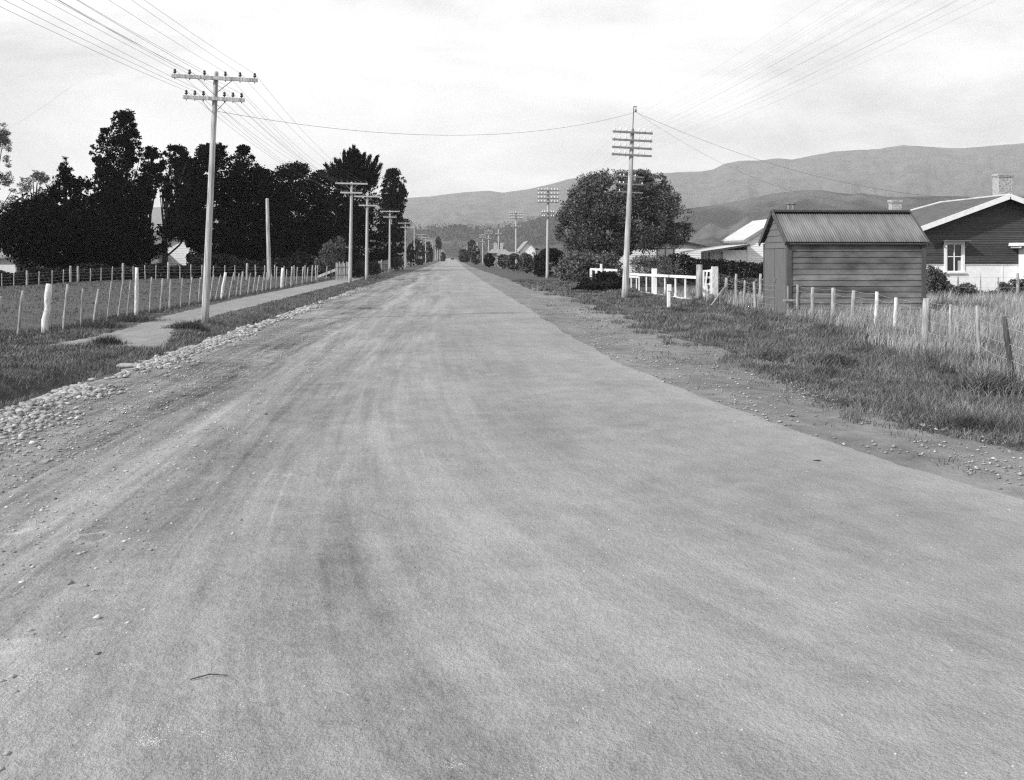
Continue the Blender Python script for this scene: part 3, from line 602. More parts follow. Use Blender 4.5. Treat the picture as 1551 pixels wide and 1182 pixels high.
# ------------------------------------------------------------------ right side vegetation
tree('broadleaf_tree', 'big rounded leafy tree spreading over the low white building', [(258, 930, 985), (264, 898, 1002), (275, 874, 1010), (288, 864, 1018), (305, 854, 1030), (325, 846, 1040), (342, 842, 1046), (356, 845, 1042), (366, 850, 1030), (376, 862, 960), (388, 872, 930)], 80, 62000, .17, M['broad'], trunk=905, nclump=110, crad=.10, hollow=.35, tr=.25, limbs=24, asp=.5, fill=.3, hole=.31)
def bush(label, outline, D, n, ls, m, name='bush', **k): return tree(name, label, outline, D, n, ls, m, cat=name, tr=.04, limbs=6, **k)
bush('large brushy bush under the left side of the big leafy tree', [(380, 862, 915), (388, 850, 935), (397, 845, 942), (410, 845, 946), (424, 848, 948)], 72, 13000, .18, M['brush'], nclump=60, crad=.12)
bush('bushy growth between the second pole and the brushy bush', [(376, 812, 842), (385, 806, 850), (400, 808, 850), (416, 812, 850)], 92, 6000, .2, M['hedge'], nclump=30, crad=.18)
bush('low dark bush in front of the white rail beside the near right pole', [(413, 915, 935), (419, 898, 941), (427, 878, 945), (435, 868, 944), (442, 872, 942)], 52, 8000, .12, M['hedge'], nclump=40, crad=.14)
bush('tangled pale brush behind the white railing', [(386, 962, 1000), (394, 956, 1025), (410, 955, 1035), (428, 958, 1035)], 62, 5000, .2, M['brush'], nclump=40, crad=.14, up=.9, asp=.2)
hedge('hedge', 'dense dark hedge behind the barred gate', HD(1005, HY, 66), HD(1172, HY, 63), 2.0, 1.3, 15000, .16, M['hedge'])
hedge('hedge', 'brambly growth filling the gap between gate and grey shed', HD(1085, HY, 46), HD(1160, HY, 44), 1.05, 1.0, 7000, .12, M['brush'])
def stem_shrub(label, px0, px1, D, tops, n, name='shrub'):
    V = []; b0 = HD((px0+px1)/2, HY, D); k = len(tops)*3
    for i in range(k):
        t = (i+random.random())/k; px = px0+(px1-px0)*t; py = np.interp(t, np.linspace(0, 1, len(tops)), tops)+abs(random.gauss(0, 6)); a = np.array(HD(px, HY, D+random.uniform(-.5, .5))); h = CH+(HY-py)/F*D
        q = int(n/k); z = h*(.08+.92*rng.random(q)); ln = random.uniform(-.12, .12); C = np.stack([a[0]+ln*z+rng.normal(size=q)*.07, a[1]+rng.normal(size=q)*.07, z], -1)
        v, _ = leafcloud(C, np.full(q, .05), q, .11, up=.9, asp=.38); V.append(v)
    V = np.concatenate(V)-np.array([b0[0], b0[1], 0]); return tag(link(name, raw_mesh(name, V, np.arange(len(V)).reshape(-1, 4)), M['weed'], origin=(b0[0], b0[1], 0)), label, 'shrub')
stem_shrub('shrub of upright leafy stems at the bungalow corner beside the shed', 1402, 1447, 42, (408, 398, 402, 410, 425, 432), 6500)
stem_shrub('low shrub under the white framed window of the bungalow', 1448, 1494, 43, (436, 428, 430, 440, 442), 3600)
stem_shrub('shrub of upright stems against the white wall at the right edge', 1502, 1580, 43, (432, 425, 428, 416, 418, 412, 420), 7000)
hedge('scrub', 'continuous low scrub behind the poles on the far right verge', (9.6, 178), (10.6, 92), 1.9, 2.6, 12000, .26, M['brush'], cat='scrub')
# distant growth along the road
FT = 'distant trees beside the road'
for px, D, w, tp, bt, lab, mt in (
    (720.5, 230, 13, 373, 399, 'round black tree right of the far road', 'broad'),
    (703, 330, 16, 378, 395, 'grey hedge like row of trees right of the far road', 'midtree'),
    (714, 340, 4, 363, 393, 'first thin poplar spire right of the far road', 'midtree'),
    (717.5, 330, 4, 365, 393, 'second thin poplar spire close to the first', 'midtree'),
    (711, 350, 3.5, 367, 393, 'third and lowest thin poplar spire nearest the road', 'midtree'),
    (741, 170, 15, 384, 402, 'dark scrub at the foot of the poles on the right verge', 'hedge'),
    (762, 150, 16, 386, 404, 'grey scrub by the distant white roofs', 'brush'),
    (778, 128, 20, 384, 407, 'tangled grey bush below the distant white gable', 'brush'),
    (798, 110, 22, 383, 411, 'tangled bush left of the second right pole', 'brush'),
    (755, 215, 16, 367, 396, 'dark rounded tree behind the distant roofs', 'midtree'),
    (664, 420, 8, 358, 378, 'lone round headed tree above the left line of poles', 'midtree'),
    (671, 390, 6, 383, 396, 'small round dark bush by the left far verge', 'broad'),
    (632, 215, 22, 362, 399, 'grey trees behind the far left poles', 'midtree'),
    (648, 300, 16, 367, 397, 'hazy trees along the far left side of the road', 'midtree'),
    (622, 190, 12, 370, 403, 'dark hedge tree past the last tall pine', 'hedge')):
    tree('poplar_tree' if 'poplar' in lab else 'tree' if 'tree' in lab else 'bush', lab, [(tp, px-w*.2, px+w*.2), (tp+(bt-tp)*.2, px-w*.42, px+w*.42), (tp+(bt-tp)*.6, px-w*.5, px+w*.5), (bt, px-w*.4, px+w*.4)], D, 2500, .0022*D, M[mt], nclump=26, crad=.2, group=FT, tr=.15, limbs=3, trunk=px)
# low hedges running along both verges far off
for lab, a, b, h in (('low hedge along the far left side of the footpath', (-10.5, 190), (-11, 420), 1.6), ('low hedge along the far right verge', (10.5, 240), (11.5, 480), 2.2), ('low growth between the poles and bushes on the right verge', (9.6, 84), (11.2, 200), 1.3)):
    hedge('hedge', lab, a, b, h, 1.5, 9000, .4, M['brush'])
# wood on the foothills
px = rng.random(900)*400+560; C = []
for q in px:
    s = .25+.75*rng.random()**.7; py = np.interp(q, [p[0] for p in MID], [p[1] for p in MID]); top = CH+(HY-py)/F*1700; D = 1150+550*s
    C.append(HD(q, HY, D)[:2]+(top*s**1.3*1.0+2,))
V, Fq = leafcloud(np.array(C), rng.random(900)*6+6, 16000, 3.2); tag(link('hill_wood', raw_mesh('hill_wood', V, Fq), M['wood']), 'hazy wood covering the hill beyond the end of the road', 'wood', kind='stuff')
for px, py, w in ((681, 341, 6), (689, 340, 6), (697, 339.5, 7), (704, 341, 6), (722, 343.5, 5), (674, 343, 4)):
    tree('ridge_tree', 'hazy tree standing on the hill crest beyond the end of the road', [(py, px-w*.3, px+w*.3), (py+3, px-w*.6, px+w*.6), (py+9, px-w*.5, px+w*.5), (py+13, px-w*.2, px+w*.2)], 1680, 900, 3.0, M['wood'], group='trees on the hill crest', nclump=14, crad=.25, tr=.6, limbs=2, zb=CH+(HY-py-16)/F*1680)

# ------------------------------------------------------------------ poles
class Lean:
    def __init__(s, base, ax, ay=0): s.b = Vector(base); s.ax = ax; s.ay = ay
    def __call__(s, u, v, z):       # local: u right, v forward, z up -> world
        c, q = math.cos(s.ax), math.sin(s.ax)
        return (s.b.x+u*c+z*q, s.b.y+v+z*math.sin(s.ay), s.b.z-u*q+z*c)
def pole(label, base, H, lean, arms, r0, r1, detail, group, armmat='pole', ins='porcelain_dark', brace=True, pipe=None, shaft='pole', square=False, arm_w=.1, name='utility_pole', miss=()):
    th = thing(name, label, 'pole', base, group); T = Lean(base, lean)
    mb = MB(); hs = [-.3, .5, H*.35, H*.7, H-.06, H]
    rs = [r0, r0, r0+(r1-r0)*.35, r0+(r1-r0)*.7, r1, r1*.75]
    mb.tube([T(math.sin(h*1.3)*.012, 0, h) for h in hs], rs, 12 if detail > 1 else 6); build('shaft', mb, M[shaft], th, True)
    att = []
    for ai, (z, L, n) in enumerate(arms):
        v = -r1-arm_w*.5
        mb = MB(); mb.beam(T(-L/2, v, z), T(L/2, v, z), arm_w, arm_w*1.1); ao = build('crossarm', mb, M[armmat], th)
        g = L/2-.08; sp = (g-.28)/(n/2-1) if n > 2 else 0
        us = [-g+i*sp for i in range(n//2)]+[g-i*sp for i in range(n//2)][::-1]
        for ui, u in enumerate(us):
            p = T(u, v, z+arm_w*.55); att.append((ai, ui, T(u, v, z+arm_w*.55+.12)))
            if detail and (ai, ui) not in miss:
                mb = MB()
                if detail > 1:
                    mb.lathe((p[0], p[1], p[2]-arm_w*1.6), [(0, .012), (arm_w*1.6, .012), (arm_w*1.6+.03, .012), (arm_w*1.6+.035, .04), (arm_w*1.6+.07, .045), (arm_w*1.6+.085, .028), (arm_w*1.6+.10, .036), (arm_w*1.6+.13, .034), (arm_w*1.6+.15, .015)], 8)
                else: mb.lathe(p, [(-.02, .02), (.03, .045), (.09, .04), (.12, .02)], 6)
                build('insulator', mb, M[ins], ao, True)
        if brace:
            mb = MB()
            for q in (-1, 1): mb.beam(T(q*L*.2, v, z-.05), T(q*r1*.6, v, z-.42 if L > 2 else z-.38), .03, .012)
            build('brace', mb, M['iron' if detail > 1 else armmat], th)
    if pipe:
        mb = MB(); zt = H+pipe; mb.tube([T(0, -r1*.8, H-.6), T(.0, -r1*.8, zt)], .022, 8); mb.tube([T(0, -r1*.8, zt), T(.13, -r1*.8, zt)], .02, 6); mb.tube([T(.1, -r1*.8, zt), T(.1, -r1*.8, zt-.12)], .014, 6); mb.tube([T(0, -r1*.8, zt-.2), T(.1, -r1*.8, zt-.2)], .014, 6)
        build('pipe', mb, M['iron'], th); mb = MB(); q = T(.1, -r1*.8, zt-.24); mb.lathe(q, [(0, .02), (.02, .04), (.06, .04), (.08, .03), (.11, .04), (.13, .02)], 8); build('insulator', mb, M['porcelain_dark'], th, True)
        att.append(('pipe', 0, q))
    return th, att
LG = 'power poles along the left footpath'; RG = 'telegraph poles along the right verge'
b1 = G(310, 489)
Lbase = [((-7.0, -17.0, 0), 6.9, 0)]
ladd = []
_, aL1 = pole('nearest and tallest looking power pole on the left, leaning right beside the footpath', b1, 6.86, R(2.55), [(6.66, 2.3, 6), (6.1, 1.64, 6)], .105, .066, 2, LG, arm_w=.085)
# hardware bolts and a dark tarred foot
def L_at(px, x=-6.9): return HXP(px, 0, x)[1]
lefts = [(530, -6.95, 'second power pole on the left with two long crossarms before the hedge', 1, 6.95, 1.0),
         (555, -6.6, 'third left pole standing close right of the second before the hedge', 1, 6.7, .6),
         (590, -6.9, 'fourth left pole with a short pale crossarm before the last tall pine', 1, 7.0, .3),
         (614, -6.9, 'fifth left pole just past the last tall pine', 1, 7.0, 0),
         (627.5, -7.2, 'thin plain left pole between the fifth and sixth crossarm poles', 0, 7.2, 0),
         (638, -6.9, 'sixth left crossarm pole seen before hazy trees', 0, 7.1, 0),
         (644.7, -6.9, 'seventh left crossarm pole close right of the sixth', 0, 7.1, 0)]
attL = [aL1]
for px, x, lab, det, H, ln in lefts:
    y = L_at(px, x); far = 'plain' in lab
    arms = [] if far else [(H-.12, 2.2, 6), (H-.75, 1.5, 6)]
    if px == 555: arms = [(H-.2, 2.0, 6), (H-.9, 1.3, 4)]
    _, a = pole(lab, (x, y, 0), H, R(ln), arms, .13, .085, det, LG, shaft='pole_far', armmat='pole_far', arm_w=.1)
    if px in (530, 590, 614, 638): attL.append(a)
for i in range(9):
    y = 330+i*55+i*i*6; pole('distant left power pole in the converging far row', (-7, y, 0), 7, 0, [(6.85, 2.3, 2)], .16, .13, 0, 'distant left power poles', brace=False, shaft='pole_far', armmat='pole_far', arm_w=.14)
# short pole in the paddock fence line
_, aS = pole('plain short pole without crossarms rising behind the left wire fence', (HD(408, HY, 78)[0], HD(408, HY, 78)[1], 0), 6.25, R(-1.6), [], .17, .12, 0, None, brace=False, shaft='pole')
# right side poles
bR1 = G(946, 452)
miss = {(2, 4), (3, 5)}
_, aR1 = pole('nearest telegraph pole on the right with four crossarms and an iron pipe on top', bR1, 7.35, R(2.7), [(7.17, 1.74, 6), (6.83, 1.74, 6), (6.5, 1.74, 6), (6.19, 1.74, 6)], .14, .085, 2, RG, ins='porcelain', armmat='arm_grey', brace=False, pipe=.95, arm_w=.075, miss=miss)
_, aR2 = pole('telegraph pole whose crossarms show before the big leafy tree', (HD(947.6, HY, 71)[0], HD(947.6, HY, 71)[1], 0), 7.5, R(3.0), [(7.35, 1.72, 6), (6.83, 1.72, 6), (6.27, 1.72, 6)], .11, .08, 1, RG, ins='porcelain', armmat='arm_grey', brace=False, arm_w=.08, miss={(0, 2), (0, 4), (0, 5), (1, 2), (1, 3), (1, 4), (2, 1), (2, 2), (2, 3), (2, 4), (2, 5)})
attR = [aR1]
for px, x, lab, H in ((829, 8.0, 'second pole on the right with bright insulators left of the big tree', 7.55), (781.6, 8.3, 'third right pole with three bright crossarms', 7.6), (755, 8.2, 'fourth right pole above the distant rooftops', 7.7), (740, 8.2, 'fifth right pole with hazy crossarms', 7.7), (731, 8.2, 'sixth right pole beside the round black tree', 7.6)):
    y = L_at(px, x); n = 4 if px > 800 else 3
    arms = [(H-.25-.33*i, 1.75, 6) for i in range(n)]+([(H-2.1, 1.1, 4), (H-2.45, 1.1, 4)] if px > 800 else [(H-2.0, 1.2, 4)])
    _, a = pole(lab, (x, y, 0), H, R(.6 if px > 800 else 0), arms, .14, .10, 1, RG, ins='porcelain', brace=False, arm_w=.085 if px > 770 else .11, shaft='pole_far', armmat='arm_grey'); attR.append(a)
for i in range(8):
    y = 320+i*52+i*i*6; pole('distant right telegraph pole in the converging far row', (8.2, y, 0), 7.5, 0, [(7.2, 1.9, 2), (6.8, 1.9, 2)], .17, .13, 0, 'distant right telegraph poles', brace=False, shaft='pole_far', armmat='arm_grey', arm_w=.14)

# ------------------------------------------------------------------ wires
def span(mb, a, b, sag, r, n=14):
    a = Vector(a); b = Vector(b); P = []
    for i in range(n+1):
        t = i/n; p = a.lerp(b, t); p.z -= sag*4*t*(1-t); P.append(p)
    mb.tube(P, r, 4, cap=False)
ORD = ['outermost left', 'second from left', 'third from left', 'third from right', 'second from right', 'outermost right']
for ai in range(2):
    for ui in range(6):
        mb = MB(); p1 = [q[2] for q in attL[0] if q[0] == ai and q[1] == ui][0]
        off = p1[0]-b1[0]-.28
        span(mb, (-7.3+off*1.02, -17, p1[2]+.1), p1, .42+.05*((ui*7+ai*3) % 4), .0034)
        prev = p1
        for A in attL[1:4]:
            nx = [q[2] for q in A if q[0] == ai and q[1] == ui]
            if not nx: break
            span(mb, prev, nx[0], .5+.06*((ui*5+ai) % 4), .0045); prev = nx[0]
        tag(build('power_line', mb, M['wire'], at=p1), '%s wire on the %s crossarm of the near left power pole' % (ORD[ui], 'upper' if ai == 0 else 'lower'), 'wire', 'wires of the left power line')
AN = ['top', 'second', 'third', 'lowest']
for ai in range(4):
    for ui in range(6):
        if (ai, ui) in miss or (ai in (1, 2) and ui in (1, 2, 4)) or (ai == 3 and ui in (0, 3)): continue
        mb = MB(); p1 = [q[2] for q in attR[0] if q[0] == ai and q[1] == ui][0]; off = p1[0]-bR1[0]-.3
        span(mb, (8.7+off*1.0, 2-.001, p1[2]+.1), p1, .35+.07*((ui*7+ai*3) % 4), .0018)
        span(mb, (8.9+off, -42, p1[2]+.1), (8.7+off*1.0, 2-.001, p1[2]+.1), .35, .0022)
        prev = p1
        for A in attR[1:3]:
            nx = [q[2] for q in A if q[0] == min(ai, 2) and q[1] == ui]
            if not nx: break
            span(mb, prev, nx[0], .4, .0022); prev = nx[0]
        tag(build('telegraph_wire', mb, M['wire_pale'], at=p1), 'faint thin wire, %s on the %s crossarm of the near right pole' % (ORD[ui], AN[ai]), 'wire', 'wires of the right telegraph line')
TL = Lean(b1, R(2.55)); pipeq = aR1[-1][2]
mb = MB(); span(mb, TL(.06, 0, 5.78), pipeq, .82, .005, 30); tag(build('service_wire', mb, M['wire'], at=pipeq), 'single dark wire sagging across the road between the two near poles', 'wire')
mb = MB(); span(mb, pipeq, HD(1500, 302, 50), .9, .0055, 24); tag(build('service_wire', mb, M['wire'], at=pipeq), 'long wire falling from the iron pipe to the dark bungalow roof', 'wire')
mb = MB(); span(mb, pipeq, HD(1290, 306, 56), .8, .004, 24); tag(build('service_wire', mb, M['wire'], at=pipeq), 'thinner wire falling from the iron pipe behind the grey shed', 'wire')
mb = MB(); span(mb, HD(-60, 225, 60), HD(110, 130, 30), .3, .003); tag(build('service_wire', mb, M['wire_pale'], at=HD(-60, 225, 60)), 'faint stray wire crossing the sky at the upper left', 'wire')

# ------------------------------------------------------------------ fences
gp = HXP(1059, 457, 9.75)
def post_mesh(mb, b, t, w, square=False):
    b = Vector(b); t = Vector(t); d = t-b
    k = 4; P = [b-d*.08]+[b+d*(i/k)+Vector((random.uniform(-1, 1), random.uniform(-1, 1), 0))*w*.10*(0 < i < k) for i in range(k+1)]
    mb.tube(P, [w/2]*(k+1)+[w/2*.8], 7 if not square else 4, wob=.12)
def wire_fence(label, posts, heights, wiremat='wire_pale', wr=.0032, group=None, extra=True, strands=(.25, .5, .72, .9)):
    """posts: (base, top, width, material)"""
    c = posts[len(posts)//2][0]; th = thing('wire_fence', label, 'fence', c, group)
    for b, t, w, m in posts:
        mb = MB(); post_mesh(mb, b, t, w); build('post', mb, M[m], th, True)
    for h in strands:
        mb = MB(); P = []
        for b, t, w, m in posts:
            L = Vector(t)-Vector(b); L = L*(h*heights/max(L.length, .3)) if L.length > h*heights else L*.97
            P.append(Vector(b)+L-Vector((0, w*.5, 0)))
        for i in range(len(P)-1):
            md = (P[i]+P[i+1])/2-Vector((0, 0, .01*(P[i]-P[i+1]).length**.5*2)); mb.tube([P[i], md, P[i+1]], wr, 4, cap=False)
        build('wire', mb, M[wiremat], th)
    return th
FX = -9.62; Pn = []
def fp(bx, tx, ty, w=.07, m='post', x=FX):   # zoom coordinates of the photo detail
    d = HXP(bx, HY, x); b = (x, d[1], float(zg(x, d[1]))); py = HY+CH*F/ (d[1]/ (c_-(bx-CX)/F*s_)); D = d[1]/(c_-(bx-CX)/F*s_)
    t = HD(tx, ty, D); return (b, (t[0], t[1], t[2]), w, m)
z2 = lambda X, Y: (X/3.693, 360+Y/3.693)
near = [(-160, -130, 330, .12), (0-30, 5, 330, .08), (100, 128, 298, .075), (250, 275, 260, .16), (355, 378, 262, .085), (452, 463, 285, .05), (525, 552, 288, .08), (600, 625, 245, .05), (660, 688, 240, .05), (710, 730, 240, .04), (760, 765, 168, .12), (838, 848, 222, .06), (898, 910, 228, .075), (948, 955, 235, .08), (1010, 1020, 225, .05), (1060, 1075, 220, .06), (1110, 1122, 222, .06), (1175, 1195, 210, .07), (1205, 1235, 208, .06), (1238, 1262, 195, .13), (1282, 1310, 195, .07), (1320, 1338, 200, .06), (1345, 1358, 190, .10), (1385, 1402, 198, .06), (1415, 1432, 192, .06), (1436, 1452, 212, .08), (1465, 1480, 190, .06)]
for X, TX, TY, w in near:
    bx, _y = z2(X, 0); tx, ty = z2(TX, TY); Pn.append(fp(bx, tx, ty, w, 'post_white' if w >= .12 else 'post'))
for px, tp, w in ((403, 413, .07), (410, 416, .08), (418, 404, .06), (427, 406, .2), (433, 408, .06), (441, 404, .12), (449, 405, .07), (458, 404, .1), (465, 405, .08), (472, 402, .11), (480, 402, .07), (494, 403, .08)):
    Pn.append(fp(px, px+1.5, tp, w, 'post_white' if w > .15 else 'post'))
wire_fence('leaning wire fence of uneven split posts along the left footpath', Pn, 1.05, group=None)
Pf = []
for i, px in enumerate((-32, -14, 3, 21, 41, 59, 79, 96, 107, 118, 137, 153, 170, 186.5, 202, 220, 236, 255, 273, 289, 306, 323, 340, 356, 374, 387, 401, 416, 431, 446, 462, 478)):
    D = 84-px*.012; b = HD(px, HY, D); zb = float(zg(b[0], b[1])); w = .2 if px in (41, 107, 118, 186.5, 255, 374) else .09
    Pf.append(((b[0], b[1], zb), (b[0]+random.uniform(-.04, .04), b[1], zb+(1.3 if w > .1 else 1.12)+random.uniform(-.06, .06)), w, 'post'))
wire_fence('far paddock fence of evenly spaced battens before the dark trees', Pf, 1.1, wr=.0026)
# right hand fence
Pr = []
for bx, by, tx, ty, w, m in ((1100, 457, 1100, 421, .13, 'post'), (1115, 463, 1115, 415, .11, 'post'), (1127, 467, 1128, 425, .09, 'post'), (1145, 472, 1142, 427, .10, 'post'), (1208, 478, 1208, 431, .10, 'post'), (1231, 482, 1231, 435, .11, 'post'), (1262, 487, 1262, 436, .14, 'post'), (1291, 495, 1293, 440, .11, 'post'), (1326, 500, 1328, 442, .10, 'post_white'), (1355, 508, 1357, 451, .09, 'post_white'), (1400, 522, 1403, 452, .17, 'post'), (1440, 530, 1440, 461, .06, 'post'), (1484, 548, 1480, 463, .07, 'post'), (1534, 577, 1521, 480, .08, 'post_dark'), (1640, 620, 1625, 500, .09, 'post')):
    b = G(bx, by); D = CH*F/(by-HY); t = HD(tx, ty, D); Pr.append(((b[0], b[1], float(zg(b[0], b[1]))), t, w, m))
wire_fence('ragged wire fence of grey split posts in tall grass before the shed', Pr, .95, wiremat='wire_pale', strands=(.3, .55, .8, .95))
Pb = []
for px, tp, w in ((1416, 408, .07), (1451, 419, .08), (1485, 415, .06), (1512, 420, .07), (1541, 414, .14), (1580, 416, .08)):
    b = HD(px, HY, 42.5); Pb.append(((b[0], b[1], 0), HD(px, tp, 42.5), w, 'post'))
wire_fence('thin batten fence in front of the bungalow white wall', Pb, 1.05)
mb = MB(); q0 = G(1151, 457); mb2 = post_mesh(mb, q0, HD(1152, 415, CH*F/68), .13); tag(build('fence_post', mb, M['post'], smooth=True), 'single grey post leaning against the far corner of the grey shed', 'post')
# small wooden cross stake at the shed door
b = G(1193, 482); D = CH*F/93; th = thing('cross_stake', 'thin upright stake with a short crossbar at the shed corner', 'stake', b)
mb = MB(); mb.beam((b[0], b[1], -.1), HD(1193, 433, D), .04, .03); build('stake', mb, M['post'], th)
mb = MB(); p, q = HD(1186, 455, D-.04), HD(1203, 455, D-.04); mb.beam(p, q, .02, .06); build('crossbar', mb, M['post'], th)
# leaning brace pole
b = G(1074.5, 467); mb = MB(); D = CH*F/78; mb.tube([b, HD(1097, 436, D+1.2)], .035, 7); tag(build('brace_pole', mb, M['post'], smooth=True), 'pale pole leaning against the fence beside the barred gate', 'pole')

ft = [(q[0], .35) for q in Pn+Pr] + [(b1, .5), (bR1, .6), (gp, .5)]
xs_, ys_, hs_ = [], [], []
for (q, w_) in ft:
    k = 110; xs_ += list(q[0]+rng.normal(size=k)*w_*.5); ys_ += list(q[1]+rng.normal(size=k)*w_*.4); hs_ += list(.07+.13*rng.random(k))
blades('contact_shade_grass', np.array(xs_), np.array(ys_), np.array(hs_), .012, M['grass_dark'], 'dark grass added as contact shade around the feet of the posts')  # dark blades added to stand in for contact shade at post and pole feet
# paling fences left, mid distance
def paling(label, px0, px1, D0, D1, tp, n, m='post', hh=1.35):
    th = thing('paling_fence', label, 'fence', HD(px0, HY, D0)[:2]+(0,))
    for i in range(n):
        t = i/(n-1); D = D0+(D1-D0)*t; b = HD(px0+(px1-px0)*t, HY, D); h = hh*(1+random.uniform(-.06, .06)); w = abs(px1-px0)/F*D/n*.82
        mb = MB(); mb.beam((b[0], b[1], -.05), (b[0]+random.uniform(-.03, .03), b[1], h), w, .03, (0, 1, 0)); build('paling', mb, M[m], th)
    for z in (.4, 1.0):
        a = HD(px0, HY, D0+.06); b = HD(px1, HY, D1+.06); mb = MB(); mb.beam((a[0], a[1], z), (b[0], b[1], z), .05, .08); build('rail', mb, M[m], th)
paling('pale upright paling fence behind the second left pole', 509, 530, 77, 80, 403, 9, hh=1.35)
paling('leaning paling fence beyond the clipped hedge on the left', 571, 589, 112, 122, 396, 9, hh=1.4)
paling('far grey paling fence beyond the fifth left pole', 604, 636, 160, 240, 396, 24, hh=1.5)
mb = MB(); mb.beam(HD(478, 421, 80), HD(508, 409, 79), .05, .2); tag(build('sloping_plank', mb, M['post']), 'weathered plank sloping from the ground up to the paling fence', 'plank')
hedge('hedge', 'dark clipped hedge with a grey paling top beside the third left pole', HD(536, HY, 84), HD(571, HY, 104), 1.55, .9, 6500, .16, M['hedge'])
bush('rounded grey bush beyond the leaning paling fence', [(389, 598, 606), (394, 593, 611), (401, 592, 612), (408, 594, 610)], 135, 2200, .2, M['brush'], nclump=18, crad=.2)

# ------------------------------------------------------------------ white railing, gate, marker post
XR = 9.7
def bar(mb, px0, py0, px1, py1, w, h, dx=0): mb.beam(HXP(px0, py0, XR+dx), HXP(px1, py1, XR+dx), w, h)
th = thing('railing', 'white painted timber railing by the roadside gate', 'railing', HXP(1000, 440, XR)[:2]+(0,))
for nm, a, b, c, d, w in (('top_rail', 955, 415.5, 1056, 420.5, .11), ('bottom_rail', 967, 442.5, 1010, 448.5, .09), ('bottom_rail', 1012, 449.5, 1056, 455.5, .09)):
    mb = MB(); bar(mb, a, b, c, d, .07, w); build(nm, mb, M['white'], th)
for px, ty, by, w in ((968, 418, 443, .1), (979, 418, 444, .09), (1007, 419, 449, .1), (1023, 419.5, 451.5, .11), (1038, 420, 454, .10)):
    mb = MB(); a, b = HXP(px, ty, XR+.045), HXP(px, by, XR+.045); mb.beam(b, (b[0], b[1], a[2]), .05, w, (0, 1, 0)); build('baluster', mb, M['white'], th)
mb = MB(); b = HXP(991, 449, XR); a = HXP(991, 407, XR); mb.box(XR-.11, XR+.11, b[1]-.1, b[1]+.1, -.1, a[2]); build('post', mb, M['white'], th)
mb = MB(); mb.beam(HXP(955, 419.5, XR+.6), HXP(967, 420, XR+.6), .05, .08); build('top_rail', mb, M['white'], th)
for px in (956, 964): mb = MB(); a, b = HXP(px, 420, XR+.6), HXP(px, 438, XR+.6); mb.beam(b, (b[0], b[1], a[2]), .05, .07, (0, 1, 0)); build('baluster', mb, M['white'], th)
gp = HXP(1059, 457, XR+.05); mb = MB(); tpz = HXP(1059, 401, XR+.05)[2]
mb.tube([(gp[0], gp[1], -.2), (gp[0], gp[1], .6), (gp[0]+.01, gp[1], tpz-.02), (gp[0]+.01, gp[1], tpz)], [.135, .135, .125, .10], 14)
tag(build('gate_post', mb, M['post'], smooth=True), 'thick round weathered post at the end of the white railing', 'post')
def bk(label, D, px0, px1, ty, by, posts):
    th = thing('railing', label, 'railing', HD(px0, HY, D)[:2]+(0,)); mb = MB(); mb.beam(HD(px0, ty, D), HD(px1, ty+1.5, D), .07, .13); build('top_rail', mb, M['white'], th)
    for p, t in posts: mb = MB(); a = HD(p, t, D-.06); mb.beam((a[0], a[1], 0), a, .12, .12, (0, 1, 0)); build('post', mb, M['white'], th)
bk('far end of white railing showing above the low dark bush', 60, 894, 935, 408, 430, ((895, 408), (910.5, 400), (903, 410), (920, 410)))
# barred gate
Dg = 42.3
th = thing('gate', 'white five barred gate standing half open behind the round post', 'gate', HD(1064, HY, Dg)[:2]+(0,))
mb = MB()
for px in (1065, 1077): a = HD(px, 408 if px > 1070 else 410, Dg); mb.beam((a[0], a[1], .05), a, .09, .06, (0, 1, 0))
build('stile', mb, M['white'], th)
for py in (411, 421, 431, 440, 449): mb = MB(); mb.beam(HD(1065, py, Dg+.03), HD(1077, py-.8, Dg+.03), .03, .085); build('bar', mb, M['white'], th)
mb = MB(); mb.beam(HD(1066, 454, Dg-.03), HD(1071, 411, Dg-.03), .03, .06); mb.beam(HD(1072, 454, Dg-.03), HD(1070, 430, Dg-.03), .03, .06); build('diagonal_brace', mb, M['white'], th)
a = HD(1082.5, HY, 42); tz = HD(1082.5, 404, 42)[2]; mb = MB(); mb.box(a[0]-.12, a[0]+.12, a[1]-.1, a[1]+.1, -.1, tz); tag(build('gate_post', mb, M['post_white']), 'pale square post right of the barred gate', 'post')
# marker post
b = G(1013, 469); D = CH*F/80; th = thing('marker_post', 'short white marker post with a wider cap standing in the verge grass', 'marker post', b)
tz = HD(1013, 431, D)[2]; mb = MB(); mb.box(b[0]-.055, b[0]+.045, b[1]-.05, b[1]+.05, -.1, tz*.76); build('post', mb, M['white'], th)
mb = MB(); mb.box(b[0]-.055, b[0]+.075, b[1]-.07, b[1]+.06, tz*.74, tz); build('cap', mb, M['white'], th)
mb = MB(); mb.box(b[0]+.046, b[0]+.075, b[1]-.04, b[1]+.04, tz*.35, tz*.74); build('side_slat', mb, M['iron'], th)

